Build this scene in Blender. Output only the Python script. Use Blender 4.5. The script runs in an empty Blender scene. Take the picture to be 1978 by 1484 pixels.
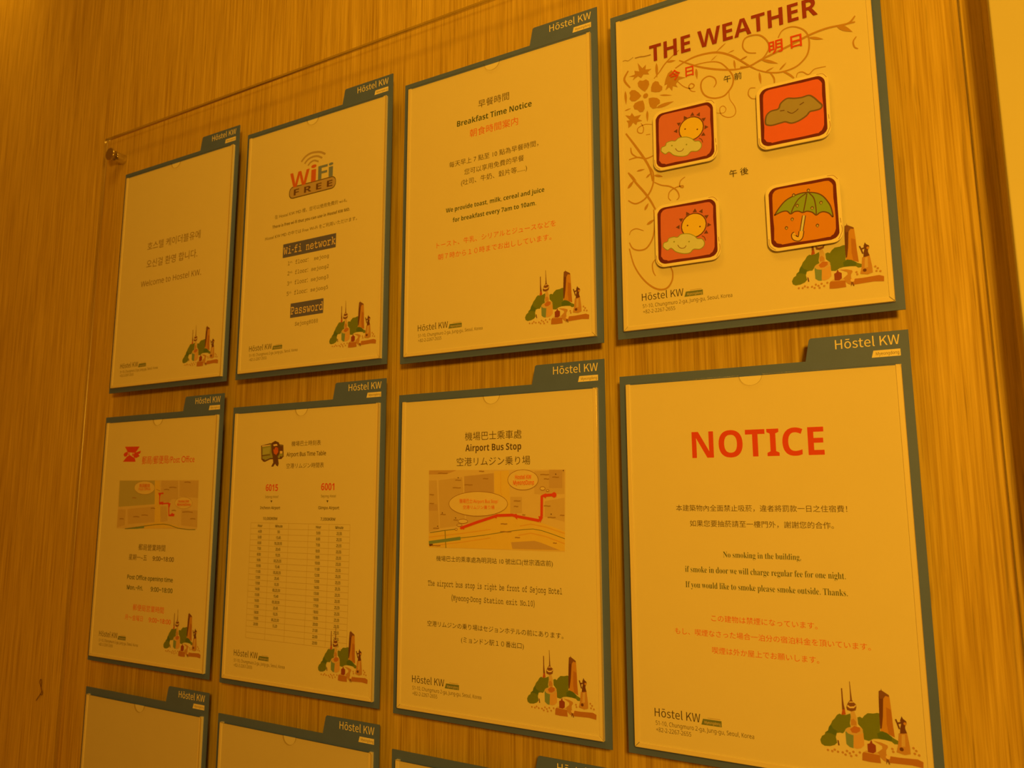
import bpy, bmesh, math, random, os
from mathutils import Vector, Matrix
from mathutils.geometry import tessellate_polygon

# ------------------------------------------------------------------ camera, world, lights, exposure
# World units are metres.  The notice boards' front plane is y = 0, the wall lies at y = +21 mm,
# the room is towards -y.  Z0 is the height of the top row of boards above the floor.
C = bpy.context.scene.collection
Z0 = 1.95
def mm(x, y, z): return Vector((x/1000, y/1000, Z0 + z/1000))

cam = bpy.data.cameras.new('camera'); cam_ob = bpy.data.objects.new('camera', cam); C.objects.link(cam_ob)
yaw, pitch, roll = -0.496550605, 0.147930471, -0.003152390
fwd = Vector((math.sin(yaw)*math.cos(pitch), math.cos(yaw)*math.cos(pitch), math.sin(pitch)))
right = Vector((math.cos(yaw), -math.sin(yaw), 0)); up = right.cross(fwd)
r2 = math.cos(roll)*right + math.sin(roll)*up; u2 = -math.sin(roll)*right + math.cos(roll)*up
pos = mm(957.66, -617.89, -450.45)
cam_ob.matrix_world = Matrix(((r2.x, u2.x, -fwd.x, pos.x), (r2.y, u2.y, -fwd.y, pos.y), (r2.z, u2.z, -fwd.z, pos.z), (0, 0, 0, 1)))
cam.sensor_width = 36; cam.lens = 1434.93/1978*36; cam.clip_start = .01; cam.clip_end = 50
cam.dof.use_dof = True; cam.dof.focus_distance = .66; cam.dof.aperture_fstop = 11
bpy.context.scene.camera = cam_ob

WARM = (1.0, .46, .022); DIM = (1.0, .21, .004)
world = bpy.data.worlds.new('world'); bpy.context.scene.world = world; world.use_nodes = True
bg = world.node_tree.nodes['Background']; bg.inputs[0].default_value = (*DIM, 1); bg.inputs[1].default_value = .22

def lamp(name, kind, loc, target, energy, size=.1, color=WARM, spot=None, blend=1):
    l = bpy.data.lights.new(name, kind); o = bpy.data.objects.new(name, l); C.objects.link(o)
    l.energy = energy; l.color = color
    if kind == 'AREA': l.shape = 'DISK'; l.size = size
    else: l.shadow_soft_size = size
    if spot: l.spot_size = spot; l.spot_blend = blend
    o.location = loc; o.rotation_euler = (Vector(target) - Vector(loc)).to_track_quat('-Z', 'Y').to_euler()
    return o
# lamp behind the photographer's right shoulder, and a ceiling downlight grazing the wall at the upper left
lamp('lamp_light', 'POINT', mm(1250, -1050, -230), mm(900, 0, -300), 35, .075)
lamp('downlight', 'SPOT', mm(-420, -230, 720), mm(-480, 21, 330), 4.6, .04, spot=1.3)
lamp('fill_light', 'AREA', mm(600, -560, 785), mm(520, 0, -300), 4.2, .4)  # added soft fill, no known fitting; brightens the middle and upper sheets
vs = bpy.context.scene.view_settings
vs.view_transform = 'Standard'; vs.look = 'None'; vs.exposure = .08; vs.gamma = 1; vs.use_curve_mapping = False

# ------------------------------------------------------------------ materials
def new_mat(name):
    m = bpy.data.materials.new(name); m.use_nodes = True
    return m, m.node_tree, m.node_tree.nodes['Principled BSDF']
def plain(name, col, rough=.6, spec=.3, metal=0, grain=0, gscale=300):
    m, t, b = new_mat(name)
    b.inputs['Base Color'].default_value = (*col, 1); b.inputs['Roughness'].default_value = rough
    b.inputs['Specular IOR Level'].default_value = spec; b.inputs['Metallic'].default_value = metal
    if grain:
        tc = t.nodes.new('ShaderNodeTexCoord'); n = t.nodes.new('ShaderNodeTexNoise'); n.inputs['Scale'].default_value = gscale
        r = t.nodes.new('ShaderNodeMapRange'); r.inputs['To Min'].default_value = 1-grain; r.inputs['To Max'].default_value = 1+grain
        v = t.nodes.new('ShaderNodeVectorMath'); v.operation = 'SCALE'; v.inputs[0].default_value = col
        t.links.new(tc.outputs['Object'], n.inputs['Vector']); t.links.new(n.outputs['Fac'], r.inputs['Value'])
        t.links.new(r.outputs['Result'], v.inputs['Scale']); t.links.new(v.outputs['Vector'], b.inputs['Base Color'])
    return m
def clear(name, tint, gloss_rough=.06, ior=1.45, strength=1.0, inner=False):
    m = bpy.data.materials.new(name); m.use_nodes = True; t = m.node_tree; t.nodes.clear()
    out = t.nodes.new('ShaderNodeOutputMaterial'); mix = t.nodes.new('ShaderNodeMixShader')
    tr = t.nodes.new('ShaderNodeBsdfTransparent'); tr.inputs[0].default_value = (*tint, 1)
    gl = t.nodes.new('ShaderNodeBsdfGlossy'); gl.inputs['Roughness'].default_value = gloss_rough
    fr = t.nodes.new('ShaderNodeFresnel'); fr.inputs['IOR'].default_value = ior
    mu = t.nodes.new('ShaderNodeMath'); mu.operation = 'MULTIPLY'; mu.inputs[1].default_value = strength
    ge = t.nodes.new('ShaderNodeNewGeometry'); fs = t.nodes.new('ShaderNodeMath'); fs.operation = 'SUBTRACT'; fs.inputs[0].default_value = strength
    if not inner: t.links.new(ge.outputs['Backfacing'], fs.inputs[1]); fs.use_clamp = True
    else: fs.operation = 'MULTIPLY_ADD'; t.links.new(ge.outputs['Backfacing'], fs.inputs[0]); fs.inputs[1].default_value = strength-1; fs.inputs[2].default_value = 1
    t.links.new(fs.outputs[0], mu.inputs[1])   # reflect at the outer faces only
    t.links.new(fr.outputs[0], mu.inputs[0]); t.links.new(mu.outputs[0], mix.inputs[0])
    t.links.new(tr.outputs[0], mix.inputs[1]); t.links.new(gl.outputs[0], mix.inputs[2]); t.links.new(mix.outputs[0], out.inputs[0])
    return m
def wood(name, dark, mid, light, rough=.5):
    m, t, b = new_mat(name); b.inputs['Roughness'].default_value = rough; b.inputs['Specular IOR Level'].default_value = .25
    tc = t.nodes.new('ShaderNodeTexCoord')
    def noise(sx, sz, detail, rgh=.5, dist=0.):
        mp = t.nodes.new('ShaderNodeMapping'); mp.inputs['Scale'].default_value = (sx, sx, sz)
        n = t.nodes.new('ShaderNodeTexNoise'); n.inputs['Scale'].default_value = 1; n.inputs['Detail'].default_value = detail
        n.inputs['Roughness'].default_value = rgh; n.inputs['Distortion'].default_value = dist
        t.links.new(tc.outputs['Object'], mp.inputs['Vector']); t.links.new(mp.outputs[0], n.inputs['Vector']); return n.outputs['Fac']
    def math_(op, a, c):
        n = t.nodes.new('ShaderNodeMath'); n.operation = op
        for i, v in enumerate((a, c)):
            if isinstance(v, (int, float)): n.inputs[i].default_value = v
            else: t.links.new(v, n.inputs[i])
        return n.outputs[0]
    fine = noise(620, 9, 2); midn = noise(240, 6, 3, .55, .3); broad = noise(34, 3, 2); pore = noise(700, 24, 1)
    s = math_('ADD', math_('MULTIPLY', fine, .48), math_('ADD', math_('MULTIPLY', midn, .42), math_('MULTIPLY', broad, .10)))
    cr = t.nodes.new('ShaderNodeValToRGB'); e = cr.color_ramp.elements
    e[0].position = .36; e[0].color = (*dark, 1); e[1].position = .66; e[1].color = (*light, 1)
    k = e.new(.5); k.color = (*mid, 1)
    t.links.new(s, cr.inputs[0])
    # dark open pores and pale flecks, short vertical dashes
    pr = t.nodes.new('ShaderNodeMapRange'); pr.inputs['From Min'].default_value = .25; pr.inputs['From Max'].default_value = .38
    pr.inputs['To Min'].default_value = .78; pr.inputs['To Max'].default_value = 1; t.links.new(pore, pr.inputs['Value'])
    mx = t.nodes.new('ShaderNodeVectorMath'); mx.operation = 'SCALE'
    t.links.new(cr.outputs[0], mx.inputs[0]); t.links.new(pr.outputs[0], mx.inputs['Scale']); t.links.new(mx.outputs[0], b.inputs['Base Color'])
    bp = t.nodes.new('ShaderNodeBump'); bp.inputs['Strength'].default_value = .25; bp.inputs['Distance'].default_value = .0004
    t.links.new(s, bp.inputs['Height']); t.links.new(bp.outputs[0], b.inputs['Normal'])
    return m

WOOD = wood('oak_veneer', (.44, .30, .05), (.62, .475, .11), (.79, .64, .21))
PAINT = plain('cream_paint', (.64, .64, .5), .45, grain=.03, gscale=20)
FLOOR = plain('floor_stone', (.35, .3, .24), .4, grain=.12, gscale=6)
CEIL = plain('ceiling_paint', (.7, .68, .6), .8, grain=.03, gscale=8)
ACRYL = clear('clear_acrylic_board', (.995, .99, .975), .03, 1.45, .55)
COVER = clear('clear_acrylic_cover', (.99, .985, .97), .08, 1.45, .6)
TEAL = plain('teal_board', (.092, .168, .85), .55, .35, grain=.06, gscale=60)
EDGE = clear('polished_acrylic_edge', (.80, .76, .68), .27, 1.49, 5.0, True)
EDGE2 = clear('polished_cover_edge', (.78, .74, .66), .15, 1.45, 1.0)
RAIL = plain('milky_acrylic', (.84, .82, .8), .3, .5)
PAPER = plain('white_paper', (.80, .80, .78), .75, .2, grain=.015, gscale=40)
BLANK = plain('blank_paper', (.70, .70, .74), .75, .2, grain=.02, gscale=25)
CHROME = plain('chrome', (.75, .72, .68), .16, .5, 1.0, grain=.04, gscale=200)
HAIR = plain('dark_hair', (.16, .07, .04), .5, grain=.1)
CARD = plain('card_white', (.86, .85, .82), .6, grain=.02, gscale=100)
INK = {}
for k, c in dict(black=(.075, .06, .06), dkgreen=(.075, .12, .07), ink=(.13, .10, .09), grey_ink=(.26, .19, .18), white=(.85, .83, .8), red=(.72, .085, .045), softred=(.78, .17, .07), maroon=(.32, .04, .06),
                 och=(.54, .34, .12), navy=(.13, .15, .6), g1=(.18, .27, .05), g2=(.11, .21, .07), sred=(.5, .14, .08), sored=(.55, .24, .12), tan=(.68, .55, .4), tan2=(.58, .36, .2), br=(.25, .12, .1), br2=(.50, .24, .1), dk=(.17, .07, .07), dk2=(.15, .08, .06),
                 cream=(.84, .74, .66), orange=(.62, .36, .1), orange2=(.5, .24, .08), tealg=(.22, .38, .4), peach=(.72, .5, .3), ored=(.65, .17, .06), dred=(.32, .08, .08), sun=(.78, .64, .12), sun2=(.78, .62, .2), cloud=(.64, .76, .8), grn=(.3, .38, .12), gcl=(.36, .34, .3), dgc=(.18, .13, .12),
                 umb=(.26, .45, .08), drop=(.5, .5, .3), busg=(.35, .42, .25), wind=(.45, .55, .35), gry=(.50, .42, .36), mapbase=(.74, .66, .58), mapblk=(.6, .45, .35), mapb=(.65, .55, .46), mapc=(.58, .46, .42), mapgr=(.5, .52, .44), mapy=(.80, .68, .28), mapo=(.75, .52, .2), grnl=(.2, .25, .14),
                 mapt=(.42, .29, .18), mapel=(.80, .74, .6), brn=(.3, .14, .08), frame=(.15, .022, .04), cardred=(.64, .20, .26), cardred2=(.74, .16, .14), cardorange=(.66, .30, .03), badge=(.18, .26, .2), bluegrey=(.2, .3, .9), pill=(.52, .44, .42)).items():
    INK[k] = plain('print_' + k, c, .6, .2, grain=.04, gscale=150)

# ------------------------------------------------------------------ geometry helpers
def link(name, me, parent=None, loc=(0, 0, 0)):
    o = bpy.data.objects.new(name, me); C.objects.link(o); o.parent = parent; o.location = loc; return o
def tag(o, label=None, cat=None, group=None, kind=None):
    for k, v in (('label', label), ('category', cat), ('group', group), ('kind', kind)):
        if v: o[k] = v
    return o
def thing(name, loc, label, cat, group=None):
    return tag(link(name, None, None, loc), label, cat, group)
def from_bm(name, bm, mat):
    me = bpy.data.meshes.new(name); bm.normal_update(); bm.to_mesh(me); bm.free(); me.materials.append(mat); return me
def prism(outline, d0, d1, name, mat, bevel=0, edge=None):
    """outline in sheet millimetres (x right, y down), standing from depth d0 to d1 towards the room"""
    bm = bmesh.new()
    f = [bm.verts.new((x/1000, -d1/1000, -y/1000)) for x, y in outline]
    k = [bm.verts.new((x/1000, -d0/1000, -y/1000)) for x, y in outline]
    n = len(f)
    front = bm.faces.new(f); back = bm.faces.new(k[::-1])
    for i in range(n): bm.faces.new((f[i], k[i], k[(i+1) % n], f[(i+1) % n]))
    bmesh.ops.recalc_face_normals(bm, faces=bm.faces)
    if bevel:
        deep = edge and bevel > .5          # the board: fine arris in front, wide rounded arris behind
        fe, be = list(front.edges), list(back.edges)
        bmesh.ops.bevel(bm, geom=fe, offset=(.35 if deep else bevel)/1000, segments=2, profile=.5, affect='EDGES')
        if deep: bmesh.ops.bevel(bm, geom=[e for e in be if e.is_valid], offset=bevel/1000, segments=10, profile=.5, affect='EDGES')
    bm.normal_update()
    if edge:
        for q in bm.faces: q.material_index = int(abs(q.normal.y) < .95)
    me = from_bm(name, bm, mat)
    if edge: me.materials.append(edge)
    return me
def arc(cx, cy, r, a0, a1, n=5):
    return [(cx+r*math.cos(math.radians(a0+(a1-a0)*i/n)), cy+r*math.sin(math.radians(a0+(a1-a0)*i/n))) for i in range(n+1)]
def rrect(x0, y0, x1, y1, r, n=5):
    return arc(x1-r, y0+r, r, -90, 0, n) + arc(x1-r, y1-r, r, 0, 90, n) + arc(x0+r, y1-r, r, 90, 180, n) + arc(x0+r, y0+r, r, 180, 270, n)
def box_mesh(name, x0, x1, y0, y1, z0, z1, mat, bevel=0):
    bm = bmesh.new(); bmesh.ops.create_cube(bm, size=1)
    for v in bm.verts: v.co = Vector(((x0+x1)/2+v.co.x*(x1-x0), (y0+y1)/2+v.co.y*(y1-y0), (z0+z1)/2+v.co.z*(z1-z0)))
    if bevel: bmesh.ops.bevel(bm, geom=list(bm.edges), offset=bevel, segments=3, profile=.5, affect='EDGES')
    return from_bm(name, bm, mat)

def smooth_line(pts, sub=5):
    if len(pts) < 3: return pts
    P = [pts[0]] + list(pts) + [pts[-1]]
    out = []
    for i in range(1, len(P)-2):
        p0, p1, p2, p3 = P[i-1:i+3]
        for s in range(sub):
            t = s/sub
            out.append(tuple(.5*((2*p1[k])+(-p0[k]+p2[k])*t+(2*p0[k]-5*p1[k]+4*p2[k]-p3[k])*t*t+(-p0[k]+3*p1[k]-3*p2[k]+p3[k])*t**3) for k in (0, 1)))
    out.append(pts[-1]); return out
def ribbon(pts, w, taper=False):
    L = []; R = []; n = len(pts)
    for i, (x, y) in enumerate(pts):
        a = pts[max(i-1, 0)]; b = pts[min(i+1, n-1)]
        dx, dy = b[0]-a[0], b[1]-a[1]; l = math.hypot(dx, dy) or 1
        h = w/2 * ((1.15 + .7*math.sin(math.pi*(i+.5)/n)) if taper else 1)
        L.append((x-dy/l*h, y+dx/l*h)); R.append((x+dy/l*h, y-dx/l*h))
    return L, R
class Print:
    """flat print: coloured shapes laid on a surface, each a few microns above the last"""
    def __init__(s): s.v = []; s.f = []; s.m = []; s.mats = []; s.z = 0
    def slot(s, col):
        if col not in s.mats: s.mats.append(col)
        return s.mats.index(col)
    def tri(s, pts, tris, col):
        b = len(s.v); s.z += .005
        s.v += [(x/1000, -s.z/1000, -y/1000) for x, y in pts]
        s.f += [tuple(b+i for i in t) for t in tris]; s.m += [s.slot(col)]*len(tris)
    def poly(s, pts, col):
        s.tri(pts, tessellate_polygon([[Vector((x, y, 0)) for x, y in pts]]), col)
    def stroke(s, pts, w, col, smooth=True, taper=False):
        if smooth: pts = smooth_line(pts)
        L, R = ribbon(pts, w, taper); n = len(L)
        s.tri(L+R, [(i, i+1, n+i+1, n+i) for i in range(n-1)], col)
    def leaf(s, a, b, w, col):
        dx, dy = b[0]-a[0], b[1]-a[1]; l = math.hypot(dx, dy); pts = []
        for sg in (1, -1):
            rng = range(0, 7) if sg == 1 else range(5, 0, -1)
            for i in rng:
                t = i/6; h = sg*w/2*math.sin(math.pi*t**.8)
                pts.append((a[0]+dx*t-dy/l*h, a[1]+dy*t+dx/l*h))
        s.poly(pts, col)
    def disc(s, c, r, col, n=20): s.poly([(c[0]+r*math.cos(i*2*math.pi/n), c[1]+r*math.sin(i*2*math.pi/n)) for i in range(n)], col)
    def art(s, items, curve=True):
        for it in items:
            if it[0] == 'p': s.poly(it[2], it[1])
            elif it[0] == 's': s.stroke(it[3], it[2], it[1], curve, taper=(it[1] == 'och'))
            elif it[0] == 'l': s.leaf(it[3][0], it[3][1], it[2], it[1])
            elif it[0] == 'c': s.disc(it[3], it[2], it[1])
        return s
    def mesh(s, name):
        me = bpy.data.meshes.new(name); me.from_pydata(s.v, [], s.f)
        for c in s.mats: me.materials.append(INK[c])
        me.polygons.foreach_set('material_index', s.m); me.update(); return me

# lettering: text curves with the fonts that ship inside Blender, turned into flat mesh print
def bfont(fn):
    try: return bpy.data.fonts.load(os.path.join(bpy.utils.system_resource('DATAFILES', path='fonts'), fn), check_existing=True)
    except Exception: return None
F_SANS = bfont('NotoSansMath-Regular.woff2'); F_CJK = bfont('Noto Sans CJK Regular.woff2')
def mathletters(s, U, l, d):
    o = ''
    if U == 0x1D670: s = s.replace(' ', '  ')      # a plain space is half a fixed-width cell
    for ch in s:
        if 'A' <= ch <= 'Z': o += chr(U+ord(ch)-65)
        elif 'a' <= ch <= 'z': o += chr(l+ord(ch)-97)
        elif '0' <= ch <= '9': o += chr(d+ord(ch)-48)
        else: o += ch
    return o
STY = {'sans': (F_SANS, None, 0), 'bold': (F_SANS, (0x1D5D4, 0x1D5EE, 0x1D7EC), 0), 'serif': (F_SANS, (0x1D400, 0x1D41A, 0x1D7CE), -.006), 'mono': (F_SANS, (0x1D670, 0x1D68A, 0x1D7F6), 0),
       'cjk': (None, None, 0), 'cjkb': (None, None, 0), 'cjkh': (None, None, .018), 'light': (F_CJK, None, 0), 'sansb': (F_SANS, None, .012)}
CACHE = {}; CURVES = {}
def glyphs(s, style):
    if (s, style) in CACHE: return CACHE[(s, style)]
    font, mp, off = STY[style]
    if style not in CURVES:
        cu = bpy.data.curves.new('txt', 'FONT')
        if font: cu.font = font
        cu.size = 1; cu.fill_mode = 'FRONT'; cu.resolution_u = 3; cu.offset = off
        CURVES[style] = bpy.data.objects.new('txt', cu)
    ob = CURVES[style]; ob.data.body = mathletters(s, *mp) if (mp and font) else s
    me = bpy.data.meshes.new_from_object(ob)
    v = [(p.co.x, p.co.y) for p in me.vertices]; f = [tuple(p.vertices) for p in me.polygons]
    bpy.data.meshes.remove(me)
    CACHE[(s, style)] = (v, f); return v, f
def put_text(pr, s, style, x0, x1, yb, col, cap=None, asp=1.0, drop=None):
    """letters from x0 to x1 (mm) on baseline yb; cap = height of the tallest glyph in mm"""
    v, f = glyphs(s, style)
    if not v: return
    ax, bx = min(p[0] for p in v), max(p[0] for p in v); top = max(p[1] for p in v); bot = min(p[1] for p in v)
    sx = (x1-x0)/(bx-ax); sy = cap/top if cap else sx*asp
    if drop is None: drop = .1 if style in ('cjk', 'cjkb') and any(ord(c) > 0x2000 for c in s) else 0
    # CJK glyphs were measured at their feet, which hang below the baseline
    base = yb + (bot*sy if drop and -bot*sy > 0 and -bot < .4*top else 0)
    pr.tri([(x0+(p[0]-ax)*sx, base-p[1]*sy) for p in v], f, col)
def letters(name, parent, rows, d):
    """each line of lettering is a flat mesh of its own, a part of its sheet"""
    for r in rows:
        pr = Print(); put_text(pr, *r[:6], **(r[6] if len(r) > 6 else {}))
        link(name, pr.mesh(name), parent, (0, -d/1000, 0))

# ------------------------------------------------------------------ drawings, in sheet millimetres (x right, y down)
SKY = [('p','g1',[(149.3,281.7),(150.7,278.8),(152.7,277.5),(153.0,276.0),(155.0,274.5),(155.7,272.0),(157.2,269.8),(158.4,267.2),(160.1,265.5),(161.7,262.9),(163.5,261.7),(164.8,262.2),(167.7,262.1),(170.8,260.7),(170.9,263.1),(170.1,267.6),(170.5,270.0),(167.1,271.6),(166.3,273.5),(165.0,275.1),(163.1,274.9),(160.9,275.4),(160.0,278.4),(160.8,282.0),(159.0,283.9),(155.8,285.2),(152.0,285.5),(149.9,284.3)]),('p','g2',[(153.0,276.0),(155.0,274.5),(155.7,272.0),(157.2,269.8),(158.5,272.6),(161.3,274.1),(160.4,276.0),(159.9,277.3),(156.9,276.2)]),('p','g1',[(175.3,262.8),(177.0,262.1),(178.6,262.9),(179.9,261.0),(182.3,259.0),(186.0,258.8),(188.5,258.0),(190.1,258.2),(189.5,270.2),(191.1,270.0),(192.9,270.5),(195.0,271.8),(197.5,273.6),(199.3,274.5),(201.0,275.4),(200.8,277.5),(198.1,277.7),(196.5,276.3),(192.5,275.7),(188.0,275.6),(184.8,276.1),(181.9,277.9),(178.8,277.4),(178.5,274.6),(178.3,270.8),(177.5,269.5),(175.5,267.4)]),('p','tan',[(171.2,259.2),(173.5,258.7),(174.7,262.6),(174.9,268.9),(170.5,269.5)]),('p','tan2',[(170.8,265.1),(172.7,263.9),(174.4,266.1),(174.3,268.5),(170.8,268.7)]),('p','br',[(165.6,243.8),(166.4,243.7),(166.5,251.0),(166.8,254.9),(167.4,258.7),(165.5,259.0),(165.5,255.1),(165.6,251.1)]),('p','sred',[(165.7,258.5),(167.3,258.3),(167.8,261.8),(164.8,262.4)]),('p','br',[(171.4,238.4),(171.8,238.4),(172.1,244.5),(172.5,251.5),(171.3,251.7),(171.5,244.6)]),('p','br',[(171.2,251.4),(172.6,251.3),(173.4,252.6),(175.0,253.9),(175.1,255.8),(174.5,258.1),(171.6,259.2),(168.8,258.5),(168.4,256.7),(169.1,254.6),(169.9,253.1)]),('p','cream',[(169.3,254.8),(170.9,255.9),(173.7,255.4),(174.8,254.0),(174.8,255.3),(173.4,256.7),(170.8,257.1),(169.0,256.1)]),('p','cream',[(170.6,252.5),(173.0,252.2),(173.7,252.8),(170.4,253.3)]),('p','orange',[(192.1,242.7),(196.9,245.0),(197.2,246.8),(197.7,254.9),(198.0,263.4),(198.7,273.2),(195.0,271.6),(191.1,270.0),(189.9,270.2)]),('p','orange2',[(194.5,253.4),(197.5,254.9),(198.0,263.4),(198.7,273.2),(195.0,271.6),(194.1,264.8)]),('p','dk',[(190.5,242.8),(192.1,242.2),(193.1,246.9),(192.0,260.4),(190.8,268.1),(189.8,268.7),(189.7,260.7),(190.1,248.7)]),('p','br',[(190.7,242.8),(191.9,242.1),(192.2,240.7),(192.3,242.2),(196.9,245.0),(196.8,246.3),(194.6,245.7),(193.1,247.8),(190.8,248.1)]),('p','g2',[(187.6,271.9),(191.1,270.2),(193.7,270.8),(197.1,273.2),(196.5,275.6),(191.6,275.6),(188.0,275.2)]),('p','tealg',[(166.7,273.4),(172.0,275.1),(171.4,284.3),(169.1,283.9),(166.9,282.1)]),('p','peach',[(172.0,275.5),(178.6,272.7),(178.7,281.3),(176.5,283.5),(173.7,284.4),(171.4,283.8)]),('p','tan',[(166.6,272.4),(168.1,270.8),(170.9,269.7),(174.7,269.2),(177.7,269.5),(178.5,271.0),(177.7,273.3),(174.3,275.0),(171.5,275.4),(168.3,274.6)]),('p','sored',[(169.9,271.5),(172.9,268.9),(176.5,269.6),(176.6,272.0),(173.9,273.8),(171.1,273.7)]),('p','tan2',[(184.7,277.3),(189.7,277.8),(193.6,279.1),(193.9,280.4),(192.5,282.5),(192.5,285.4),(195.1,286.6),(194.1,290.7),(190.6,289.9),(188.5,287.8),(186.9,284.8),(190.3,281.9),(190.2,280.1),(187.8,278.8)]),('p','br2',[(195.1,286.1),(200.6,286.2),(212.0,285.6),(215.3,286.9),(215.0,290.9),(208.2,290.1),(194.1,290.7)]),('p','br2',[(177.0,287.2),(177.7,285.9),(188.2,286.5),(188.7,291.8),(181.5,292.0),(176.7,291.6)]),('p','tan',[(177.7,285.9),(179.7,284.5),(186.9,284.8),(188.2,286.5)]),('p','dred',[(180.7,280.0),(182.5,279.3),(184.6,279.2),(186.1,280.2),(186.0,284.4),(184.1,285.9),(180.7,285.5)]),('p','dred',[(183.1,277.3),(183.6,277.2),(184.3,279.7),(182.0,280.1)]),('p','br',[(192.3,288.2),(193.3,285.9),(194.6,286.7),(193.8,288.4),(194.5,291.8),(193.6,291.7),(193.1,289.9),(192.0,292.0)]),('c','cream',1.4,(193.4,287.0)),('p','tan2',[(201.3,270.0),(206.5,268.3),(207.8,278.4),(207.9,282.8),(204.3,284.0),(199.1,282.9),(200.3,278.1)]),('p','tan',[(203.1,270.7),(205.1,270.2),(204.9,278.3),(202.5,278.7)]),('p','dk',[(203.9,258.3),(204.7,259.9),(206.6,261.3),(206.8,262.7),(205.7,264.7),(205.6,266.1),(206.5,269.3),(202.2,270.1),(202.5,266.5),(203.4,263.1),(202.8,261.3)]),('c','orange',1.0,(205.7,263.0)),('s','dk',1.0,[(200.0,260.7),(201.1,263.9),(202.0,267.1)]),('s','dk',1.2,[(200.5,263.5),(203.2,262.7)]),('c','dk',1.3,(202.4,280.4)),('p','dk',[(161.0,280.0),(161.8,280.4),(162.3,283.7),(161.4,283.8)]),('c','tan2',0.8,(154.2,288.0)),('c','tan2',0.8,(157.1,288.3)),('c','tan2',0.8,(158.8,287.1)),('c','tan2',0.8,(160.9,288.2)),('c','tan2',0.8,(164.1,288.2)),('c','tan2',0.8,(167.0,286.8)),('c','tan2',0.8,(168.8,288.0)),('c','tan2',0.8,(171.2,286.7)),('c','tan2',0.8,(173.0,288.8)),('c','tan2',0.8,(175.4,286.5)),('c','tan2',0.8,(165.9,289.4)),('c','tan2',0.8,(169.6,289.8)),('c','tan2',0.8,(196.6,281.0)),('c','tan2',0.8,(197.1,282.8)),('c','tan2',0.8,(209.9,278.5)),('c','tan2',0.8,(211.5,280.1)),('c','tan2',0.8,(210.5,282.1)),('c','tan2',0.8,(213.1,282.7))]
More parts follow.
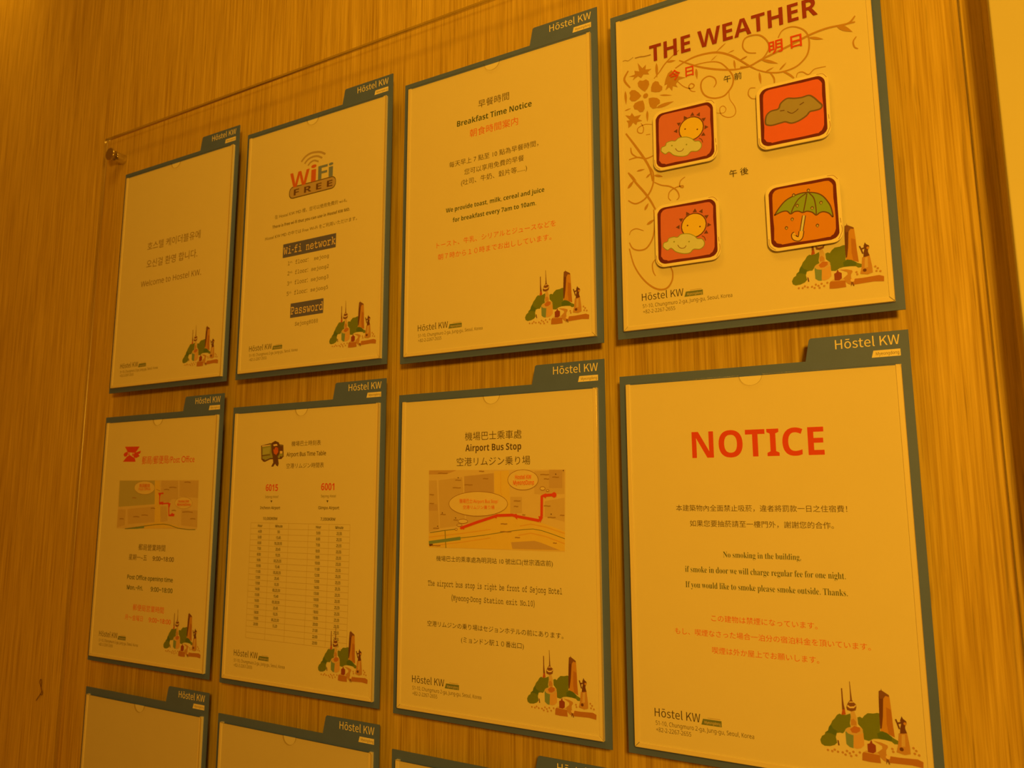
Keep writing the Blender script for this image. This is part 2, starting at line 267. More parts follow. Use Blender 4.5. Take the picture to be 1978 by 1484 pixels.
FLOURISH = [('s','och',0.7272727272727273,[(41.6,75.4),(46.9,70.4),(51.7,64.6),(57.5,59.8),(65.5,54.5)]),('s','och',1.0909090909090908,[(61.6,71.1),(71.7,67.0),(82.8,65.1),(97.8,66.7),(109.1,72.5),(118.1,80.4),(125.4,87.7),(130.2,91.9)]),('s','och',1.0,[(65.2,64.5),(76.0,71.8),(86.6,77.9),(100.2,83.7),(113.6,87.6),(125.8,88.4)]),('s','och',0.8181818181818182,[(75.9,73.0),(90.0,73.7),(99.5,76.5),(105.5,82.4),(111.3,92.6),(110.9,100.5),(107.0,106.2),(102.2,109.4),(93.8,108.8),(86.6,103.9),(83.7,96.2),(85.0,89.7),(90.5,87.2),(95.7,90.4),(97.0,95.4),(94.8,98.8)]),('s','och',0.4545454545454546,[(107.6,105.8),(107.8,113.2),(111.5,120.9),(112.3,126.7),(109.6,129.9),(104.4,129.2),(99.9,125.2),(99.1,119.9),(101.8,118.1),(104.3,121.3),(102.1,124.6),(95.3,122.9)]),('s','och',0.6363636363636364,[(62.3,83.2),(68.6,90.8),(75.1,94.4),(77.9,92.3),(75.3,89.8),(73.0,92.1),(75.0,96.7),(78.7,98.3)]),('s','och',0.5454545454545454,[(38.5,119.2),(31.6,117.5),(25.2,119.4),(25.1,123.5),(29.1,125.1),(30.4,120.7),(28.2,115.4)]),('s','och',1.1818181818181819,[(13.4,121.8),(20.7,133.7),(29.5,148.7),(34.9,160.4),(37.3,173.0)]),('s','och',0.8181818181818182,[(15.7,147.9),(23.8,147.4),(31.8,150.4),(38.7,149.1)]),('s','och',0.7272727272727273,[(17.7,136.6),(18.7,142.7),(23.8,147.4)]),('s','och',0.4545454545454546,[(32.5,127.7),(36.5,128.1)]),('s','och',1.0909090909090908,[(17.5,60.6),(13.3,68.5),(18.8,78.0)]),('l','och',1.2727272727272727,[(107.0,60.4),(97.8,66.7)]),('l','och',1.0909090909090908,[(113.9,69.4),(108.1,70.5)]),('l','och',0.9090909090909092,[(93.2,73.5),(99.2,69.5)]),('l','och',1.4545454545454546,[(124.3,78.3),(118.1,80.4)]),('l','och',1.8181818181818183,[(113.0,78.3),(113.8,88.2)]),('l','och',2.3636363636363638,[(80.1,76.6),(80.6,87.2)]),('l','och',2.3636363636363638,[(54.0,62.9),(62.4,63.6)]),('l','och',2.5454545454545454,[(44.4,60.6),(44.5,75.7)]),('l','och',1.4545454545454546,[(46.2,92.8),(57.9,96.1)]),('l','och',2.1818181818181817,[(34.4,104.5),(34.2,115.7)]),('l','och',3.6363636363636367,[(42.4,104.3),(59.3,102.3)]),('l','och',2.3636363636363638,[(14.0,79.7),(14.5,93.8)]),('l','och',1.2727272727272727,[(12.9,99.2),(19.1,98.4)]),('l','och',1.6363636363636365,[(22.6,160.6),(30.6,160.1)]),('l','och',1.8181818181818183,[(39.0,167.7),(46.6,170.5)]),('l','och',1.2727272727272727,[(15.1,160.2),(22.6,169.9)]),('p','och',[(17.9,66.8),(23.8,66.1),(23.4,62.3),(28.0,64.3),(26.7,55.4),(31.0,62.1),(34.6,59.5),(33.9,64.2),(39.6,65.2),(36.1,67.2),(37.2,70.0),(32.0,68.4),(29.6,71.4),(26.7,68.7),(21.3,71.4),(23.2,68.3)]),('p','och',[(51.0,84.7),(52.3,79.1),(54.8,73.9),(58.2,71.9),(60.3,75.5),(64.8,75.6),(63.5,79.4),(70.6,82.6),(64.5,83.2),(61.6,86.5),(63.1,89.9),(58.8,87.5),(58.0,92.0),(55.4,87.7),(51.9,89.7),(53.8,84.3)]),('p','och',[(13.3,103.8),(18.0,105.6),(19.8,103.1),(22.1,107.3),(28.5,107.1),(25.5,110.5),(29.5,113.3),(24.8,113.3),(23.6,116.0),(20.7,112.9),(18.9,115.4),(15.9,117.1),(16.0,112.3),(14.4,109.5),(17.9,109.8)]),('p','och',[(32.7,85.7),(29.4,82.7),(26.6,78.8),(26.1,75.3),(28.1,73.3),(31.3,74.6),(34.1,73.9),(36.7,76.4),(37.1,79.8),(35.3,83.3)]),('p','och',[(38.5,87.2),(38.7,83.2),(40.2,79.5),(42.7,78.1),(45.7,79.5),(46.7,82.8),(49.2,85.3),(48.9,88.5),(46.3,89.8),(42.3,89.0)]),('p','och',[(36.1,93.1),(40.0,93.4),(44.0,94.9),(46.4,97.6),(46.5,100.8),(43.9,101.9),(42.7,104.6),(39.6,104.3),(37.2,101.6),(36.1,97.2)]),('p','och',[(30.7,93.7),(31.9,97.9),(32.1,102.2),(30.4,104.7),(27.4,104.6),(25.3,101.6),(22.2,100.1),(21.3,96.8),(23.0,94.3),(26.8,93.4)]),('p','och',[(29.3,88.8),(26.6,91.2),(23.1,92.6),(19.8,91.7),(17.8,88.8),(18.8,85.9),(17.9,82.5),(20.1,80.7),(23.4,81.6),(26.8,85.0)]),('c','och',2.4,(33.3,89.9)),('s','och',1.0909090909090908,[(14.7,160.1),(21.2,170.6),(29.7,182.5),(35.0,191.4),(39.0,200.0)]),('s','och',0.8181818181818182,[(34.4,157.7),(38.0,165.2),(37.7,175.2),(34.1,183.4),(28.4,189.0),(20.6,191.0),(14.0,186.7)]),('s','och',0.7272727272727273,[(37.4,199.7),(37.8,211.9),(36.1,224.7),(30.4,233.6),(23.7,235.2),(17.2,232.5),(14.0,226.4)]),('s','och',0.4545454545454546,[(14.2,219.3),(16.0,215.7),(21.0,214.6),(27.6,217.7)]),('s','och',0.8181818181818182,[(13.8,232.0),(17.8,248.0),(25.1,261.1),(33.5,269.9),(40.9,273.6),(47.3,272.9),(51.7,267.1),(52.5,259.8),(50.6,254.1)]),('s','och',0.5454545454545454,[(37.6,245.7),(34.7,249.5),(35.1,256.1),(37.1,260.7)]),('s','och',0.6363636363636364,[(38.8,174.4),(45.2,178.5),(52.6,181.2),(58.8,186.3),(60.7,192.2),(58.5,195.0)]),('s','och',0.5454545454545454,[(66.6,175.3),(62.3,178.2),(61.6,183.0),(64.2,184.7),(64.2,183.0),(57.9,183.4),(52.5,186.1),(51.2,191.3),(53.2,194.5)]),('l','och',1.6363636363636365,[(31.3,168.8),(36.3,164.9)]),('l','och',1.6363636363636365,[(39.0,168.2),(46.7,171.0)]),('l','och',1.4545454545454546,[(23.2,160.3),(30.2,160.1)]),('l','och',2.7272727272727275,[(13.7,175.3),(20.1,168.7)]),('l','och',2.3636363636363638,[(29.0,198.9),(32.9,192.7)]),('l','och',2.5454545454545454,[(30.5,212.7),(38.2,208.9)]),('s','och',1.0,[(118.0,86.7),(126.1,87.9),(135.4,85.0),(148.4,81.8),(161.3,78.5),(173.9,74.8),(187.2,73.0),(199.1,73.7),(209.0,74.2)]),('s','och',0.7272727272727273,[(131.7,77.7),(124.7,75.0),(120.9,68.7),(122.8,61.9),(128.5,60.5),(135.5,62.5),(140.7,68.7),(142.4,74.8),(140.6,79.9),(135.4,85.0),(126.1,87.9)]),('s','och',0.7272727272727273,[(150.1,69.4),(153.8,63.9),(161.2,62.9),(168.6,67.0),(173.0,73.4),(174.0,81.4),(172.6,89.7),(168.9,95.2),(162.0,99.7),(151.3,100.9),(141.6,98.6),(132.9,93.9),(126.1,88.5),(118.3,80.5)]),('s','och',0.8181818181818182,[(199.9,74.5),(205.5,73.1),(209.3,69.0)]),('s','och',0.6363636363636364,[(209.1,87.1),(206.6,90.6),(207.2,95.6),(209.7,97.9)]),('s','och',0.7272727272727273,[(142.1,98.8),(144.8,104.5),(145.0,109.0)]),('s','och',0.9090909090909092,[(152.3,100.7),(156.9,104.8),(160.5,109.1)]),('s','och',0.4545454545454546,[(162.4,109.1),(163.6,105.6),(167.4,105.6),(171.9,109.1),(176.8,105.7),(185.2,106.0)]),('s','och',0.4545454545454546,[(129.6,109.1),(125.1,108.4),(123.4,113.0),(125.7,117.5),(129.6,119.1)]),('l','och',2.5454545454545454,[(135.4,85.0),(149.0,92.7)]),('l','och',2.3636363636363638,[(173.8,76.7),(185.0,81.8)]),('l','och',4.0,[(195.0,72.7),(206.7,82.3)]),('l','och',2.0,[(133.3,95.7),(134.2,107.1)]),('l','och',1.2727272727272727,[(137.7,97.2),(145.6,94.8)]),('l','och',1.4545454545454546,[(149.3,98.9),(155.6,93.4)]),('l','och',1.2727272727272727,[(118.3,80.1),(124.6,78.2)]),('s','mapt',0.5,[(12.4,49.8),(14.8,49.4),(17.1,50.6),(19.5,50.1),(22.6,48.6)]),('s','mapt',0.9,[(24.3,50.1),(29.0,50.1),(33.7,51.0),(39.5,51.1)])]
SUNCLOUD = [('c','dk',11.2,(6.2,-4.7)),('c','sun',10.2,(6.2,-4.7)),('p','dk',[(-9.5,-5.6),(-6.0,-7.3),(-6.2,-3.5)]),('p','dk',[(-6.4,-12.9),(-2.6,-12.6),(-4.6,-9.5)]),('p','dk',[(0.1,-18.0),(3.2,-15.7),(-0.2,-14.1)]),('p','dk',[(7.8,-19.7),(9.4,-16.1),(5.6,-16.5)]),('p','dk',[(14.2,-18.0),(14.1,-14.1),(10.9,-16.1)]),('p','dk',[(19.3,-11.7),(17.2,-8.5),(15.4,-11.8)]),('p','dk',[(21.2,-2.6),(17.5,-1.2),(18.1,-4.9)]),('p','dk',[(18.3,4.6),(14.5,4.1),(16.8,1.1)]),('p','cloud',[(-21.2,10.2),(-20.5,6.9),(-17.1,5.9),(-15.9,3.4),(-11.5,2.7),(-8.2,3.5),(-4.8,1.4),(1.7,2.1),(6.4,4.8),(9.0,7.6),(12.7,8.5),(14.7,11.8),(14.0,15.0),(10.7,17.1),(5.4,16.4),(2.1,19.0),(-3.3,18.9),(-9.8,16.3),(-14.0,12.4),(-17.4,13.6)]),('s','grn',0.7,[(-21.2,10.2),(-20.5,6.9),(-17.1,5.9),(-15.9,3.4),(-11.5,2.7),(-8.2,3.5),(-4.8,1.4),(1.7,2.1),(6.4,4.8),(9.0,7.6),(12.7,8.5),(14.7,11.8),(14.0,15.0),(10.7,17.1),(5.4,16.4),(2.1,19.0),(-3.3,18.9),(-9.8,16.3),(-14.0,12.4),(-17.4,13.6),(-21.2,10.2)]),('c','grn',0.7,(-11.3,7.1)),('c','grn',0.7,(1.7,9.1)),('c','dk',0.7,(0.9,-5.5)),('c','dk',0.7,(11.5,-2.7)),('s','br',0.6,[(-8.2,10.4),(-6.9,12.7),(-4.8,14.0),(-2.3,13.8),(-0.9,12.1)]),('s','dk',0.6,[(12.8,5.7),(14.9,7.4),(15.8,10.4)])]
GREYCLOUD = [('p','gcl',[(-21.7,3.5),(-20.5,-1.6),(-16.9,-4.5),(-11.0,-5.1),(-8.9,-9.4),(-3.9,-12.4),(1.7,-11.1),(7.4,-10.4),(13.0,-10.8),(16.6,-7.9),(20.0,-3.3),(22.4,0.2),(21.0,2.8),(16.8,3.3),(13.1,3.4),(10.2,6.3),(4.4,9.1),(-1.3,9.8),(-6.0,7.5),(-9.8,7.6),(-16.6,8.0),(-20.9,6.4)]),('s','dgc',1.3,[(-21.7,3.5),(-20.5,-1.6),(-16.9,-4.5),(-11.0,-5.1),(-8.9,-9.4),(-3.9,-12.4),(1.7,-11.1),(7.4,-10.4),(13.0,-10.8),(16.6,-7.9),(20.0,-3.3),(22.4,0.2),(21.0,2.8),(16.8,3.3),(13.1,3.4),(10.2,6.3),(4.4,9.1),(-1.3,9.8),(-6.0,7.5),(-9.8,7.6),(-16.6,8.0),(-20.9,6.4),(-21.7,3.5)]),('s','dk2',0.8,[(-9.7,-2.9),(-6.2,-2.7)]),('s','dk2',0.8,[(5.6,-4.3),(9.0,-5.9)]),('s','dk2',0.7,[(-4.1,-1.1),(-0.9,1.3),(2.0,0.5),(4.5,-1.3)])]
UMBRELLA = [('p','umb',[(-21.9,-2.2),(-18.3,-7.3),(-13.2,-12.6),(-7.4,-15.4),(-0.9,-16.8),(4.6,-16.5),(10.8,-14.6),(15.2,-11.3),(18.7,-5.8),(20.7,-0.6),(21.6,7.3),(18.9,3.8),(15.2,1.8),(12.1,2.1),(9.5,3.5),(6.7,0.6),(2.9,-1.0),(-0.3,-0.5),(-3.3,-2.2),(-6.5,-2.4),(-9.4,-1.1),(-12.0,-3.9),(-16.1,-4.2)]),('s','dk2',1.0,[(-21.9,-2.2),(-18.3,-7.3),(-13.2,-12.6),(-7.4,-15.4),(-0.9,-16.8),(4.6,-16.5),(10.8,-14.6),(15.2,-11.3),(18.7,-5.8),(20.7,-0.6),(21.6,7.3),(18.9,3.8),(15.2,1.8),(12.1,2.1),(9.5,3.5),(6.7,0.6),(2.9,-1.0),(-0.3,-0.5),(-3.3,-2.2),(-6.5,-2.4),(-9.4,-1.1),(-12.0,-3.9),(-16.1,-4.2),(-21.9,-2.2)]),('s','dk2',0.9,[(3.4,-16.1),(-2.8,-12.3),(-7.1,-6.0),(-8.9,-1.9)]),('s','dk2',0.9,[(3.8,-15.8),(2.2,-8.6),(0.1,-0.2)]),('s','dk2',0.9,[(5.4,-15.8),(8.6,-10.9),(9.7,-2.8),(9.6,2.9)]),('s','dk2',3.0,[(0.5,2.1),(-0.8,8.4),(-2.1,14.7)]),('s','cloud',1.6,[(0.5,2.1),(-0.8,8.4),(-2.1,14.7)]),('s','dk2',4.4,[(-2.2,14.7),(-2.9,18.5),(-4.2,20.5),(-6.2,20.3),(-7.7,19.0),(-8.0,16.8),(-6.9,16.1)]),('s','sun2',2.8,[(-2.2,14.7),(-2.9,18.5),(-4.2,20.5),(-6.2,20.3),(-7.7,19.0),(-8.0,16.8),(-6.9,16.1)]),('l','dk2',2.6,[(-8.5,2.0),(-8.5,5.3)]),('l','drop',1.4,[(-8.5,2.8),(-8.5,4.9)]),('l','dk2',2.6,[(-13.3,8.4),(-13.3,11.8)]),('l','drop',1.4,[(-13.2,9.3),(-13.3,11.3)]),('l','dk2',2.6,[(9.9,10.6),(9.9,13.9)]),('l','drop',1.4,[(9.9,11.5),(9.9,13.5)]),('l','dk2',2.6,[(-4.1,-8.7),(-4.1,-5.3)]),('l','drop',1.4,[(-4.0,-7.8),(-4.1,-5.8)]),('l','dk2',2.6,[(6.9,-4.5),(6.9,-1.2)]),('l','drop',1.4,[(6.9,-3.6),(6.9,-1.6)]),('l','dk2',2.6,[(13.7,-7.6),(13.6,-4.3)]),('l','drop',1.4,[(13.7,-6.7),(13.7,-4.7)]),('l','dk2',2.6,[(-6.2,-18.0),(-6.2,-14.6)]),('l','drop',1.4,[(-6.2,-17.1),(-6.2,-15.1)]),('l','dk2',2.6,[(5.0,-19.7),(5.0,-16.4)]),('l','drop',1.4,[(5.1,-18.8),(5.0,-16.8)])]
EMBLEM = [('p','red',[(48.6,41.1),(78.6,41.8),(74.8,46.0),(70.6,49.7),(55.5,48.7)]),('p','red',[(46.6,60.7),(72.3,61.3),(71.0,57.0),(60.2,52.4),(54.0,54.2)]),('p','red',[(46.9,52.0),(48.3,49.3),(54.5,47.6),(56.2,50.6),(53.9,53.5),(49.3,54.2)]),('p','red',[(66.7,52.5),(69.5,49.6),(81.7,47.3),(80.8,50.5),(77.1,51.7),(79.9,54.2),(73.5,56.5),(68.7,55.8)]),('p','red',[(57.0,49.8),(58.6,49.2),(59.2,54.4),(57.4,53.6)]),('p','red',[(64.5,52.5),(65.9,49.5),(67.2,50.1),(66.4,53.9)])]
BUS = [('p','dk2',[(51.5,47.4),(65.8,45.1),(86.4,47.7),(87.6,60.9),(84.2,63.6),(66.9,63.5),(58.3,66.4),(53.0,63.6)]),('p','busg',[(53.1,48.1),(65.9,46.2),(84.9,48.5),(86.2,59.9),(83.4,62.5),(66.8,62.0),(58.2,64.5),(54.4,62.3)]),('p','wind',[(54.9,50.9),(66.1,49.7),(65.2,56.6),(54.7,57.9)]),('p','cream',[(53.1,47.4),(65.9,46.7),(66.0,47.8),(53.2,48.8)]),('p','dk2',[(53.5,58.6),(66.6,57.8),(66.6,58.7),(53.6,59.7)]),('p','dk2',[(77.9,48.6),(84.9,48.8),(85.6,55.1),(80.6,55.0)]),('p','cream',[(80.6,54.4),(85.3,54.5),(85.4,57.4),(80.7,57.3)]),('c','dk2',1.5,(56.6,64.4)),('c','dk2',1.5,(83.3,61.9)),('p','dk2',[(67.6,48.8),(68.2,44.8),(73.6,42.7),(79.2,44.6),(81.8,49.3),(81.5,57.3),(78.6,60.6),(80.6,68.6),(79.3,72.0),(76.0,70.2),(75.1,68.5),(72.2,71.9),(69.0,71.8),(71.9,67.3),(70.7,60.4),(68.8,55.8)]),('p','ored',[(71.0,53.0),(74.8,49.6),(78.5,50.9),(79.1,55.5),(76.1,58.8),(72.5,57.0)]),('p','cream',[(70.7,46.8),(76.2,46.2),(77.8,48.2),(71.6,48.7)]),('c','dk2',0.5,(73.3,51.9)),('c','dk2',0.5,(76.8,52.0))]
ARCS = [('s','gry',2.6,[(96.1,58.6),(101.9,53.8),(109.5,51.2),(118.0,51.4),(126.5,53.4),(133.8,57.5)]),('s','gry',2.4,[(101.5,62.2),(106.4,58.2),(113.1,56.4),(121.6,57.2),(129.0,61.1)]),('s','gry',2.2,[(107.1,65.8),(110.9,62.6),(116.8,61.5),(123.6,64.4)])]
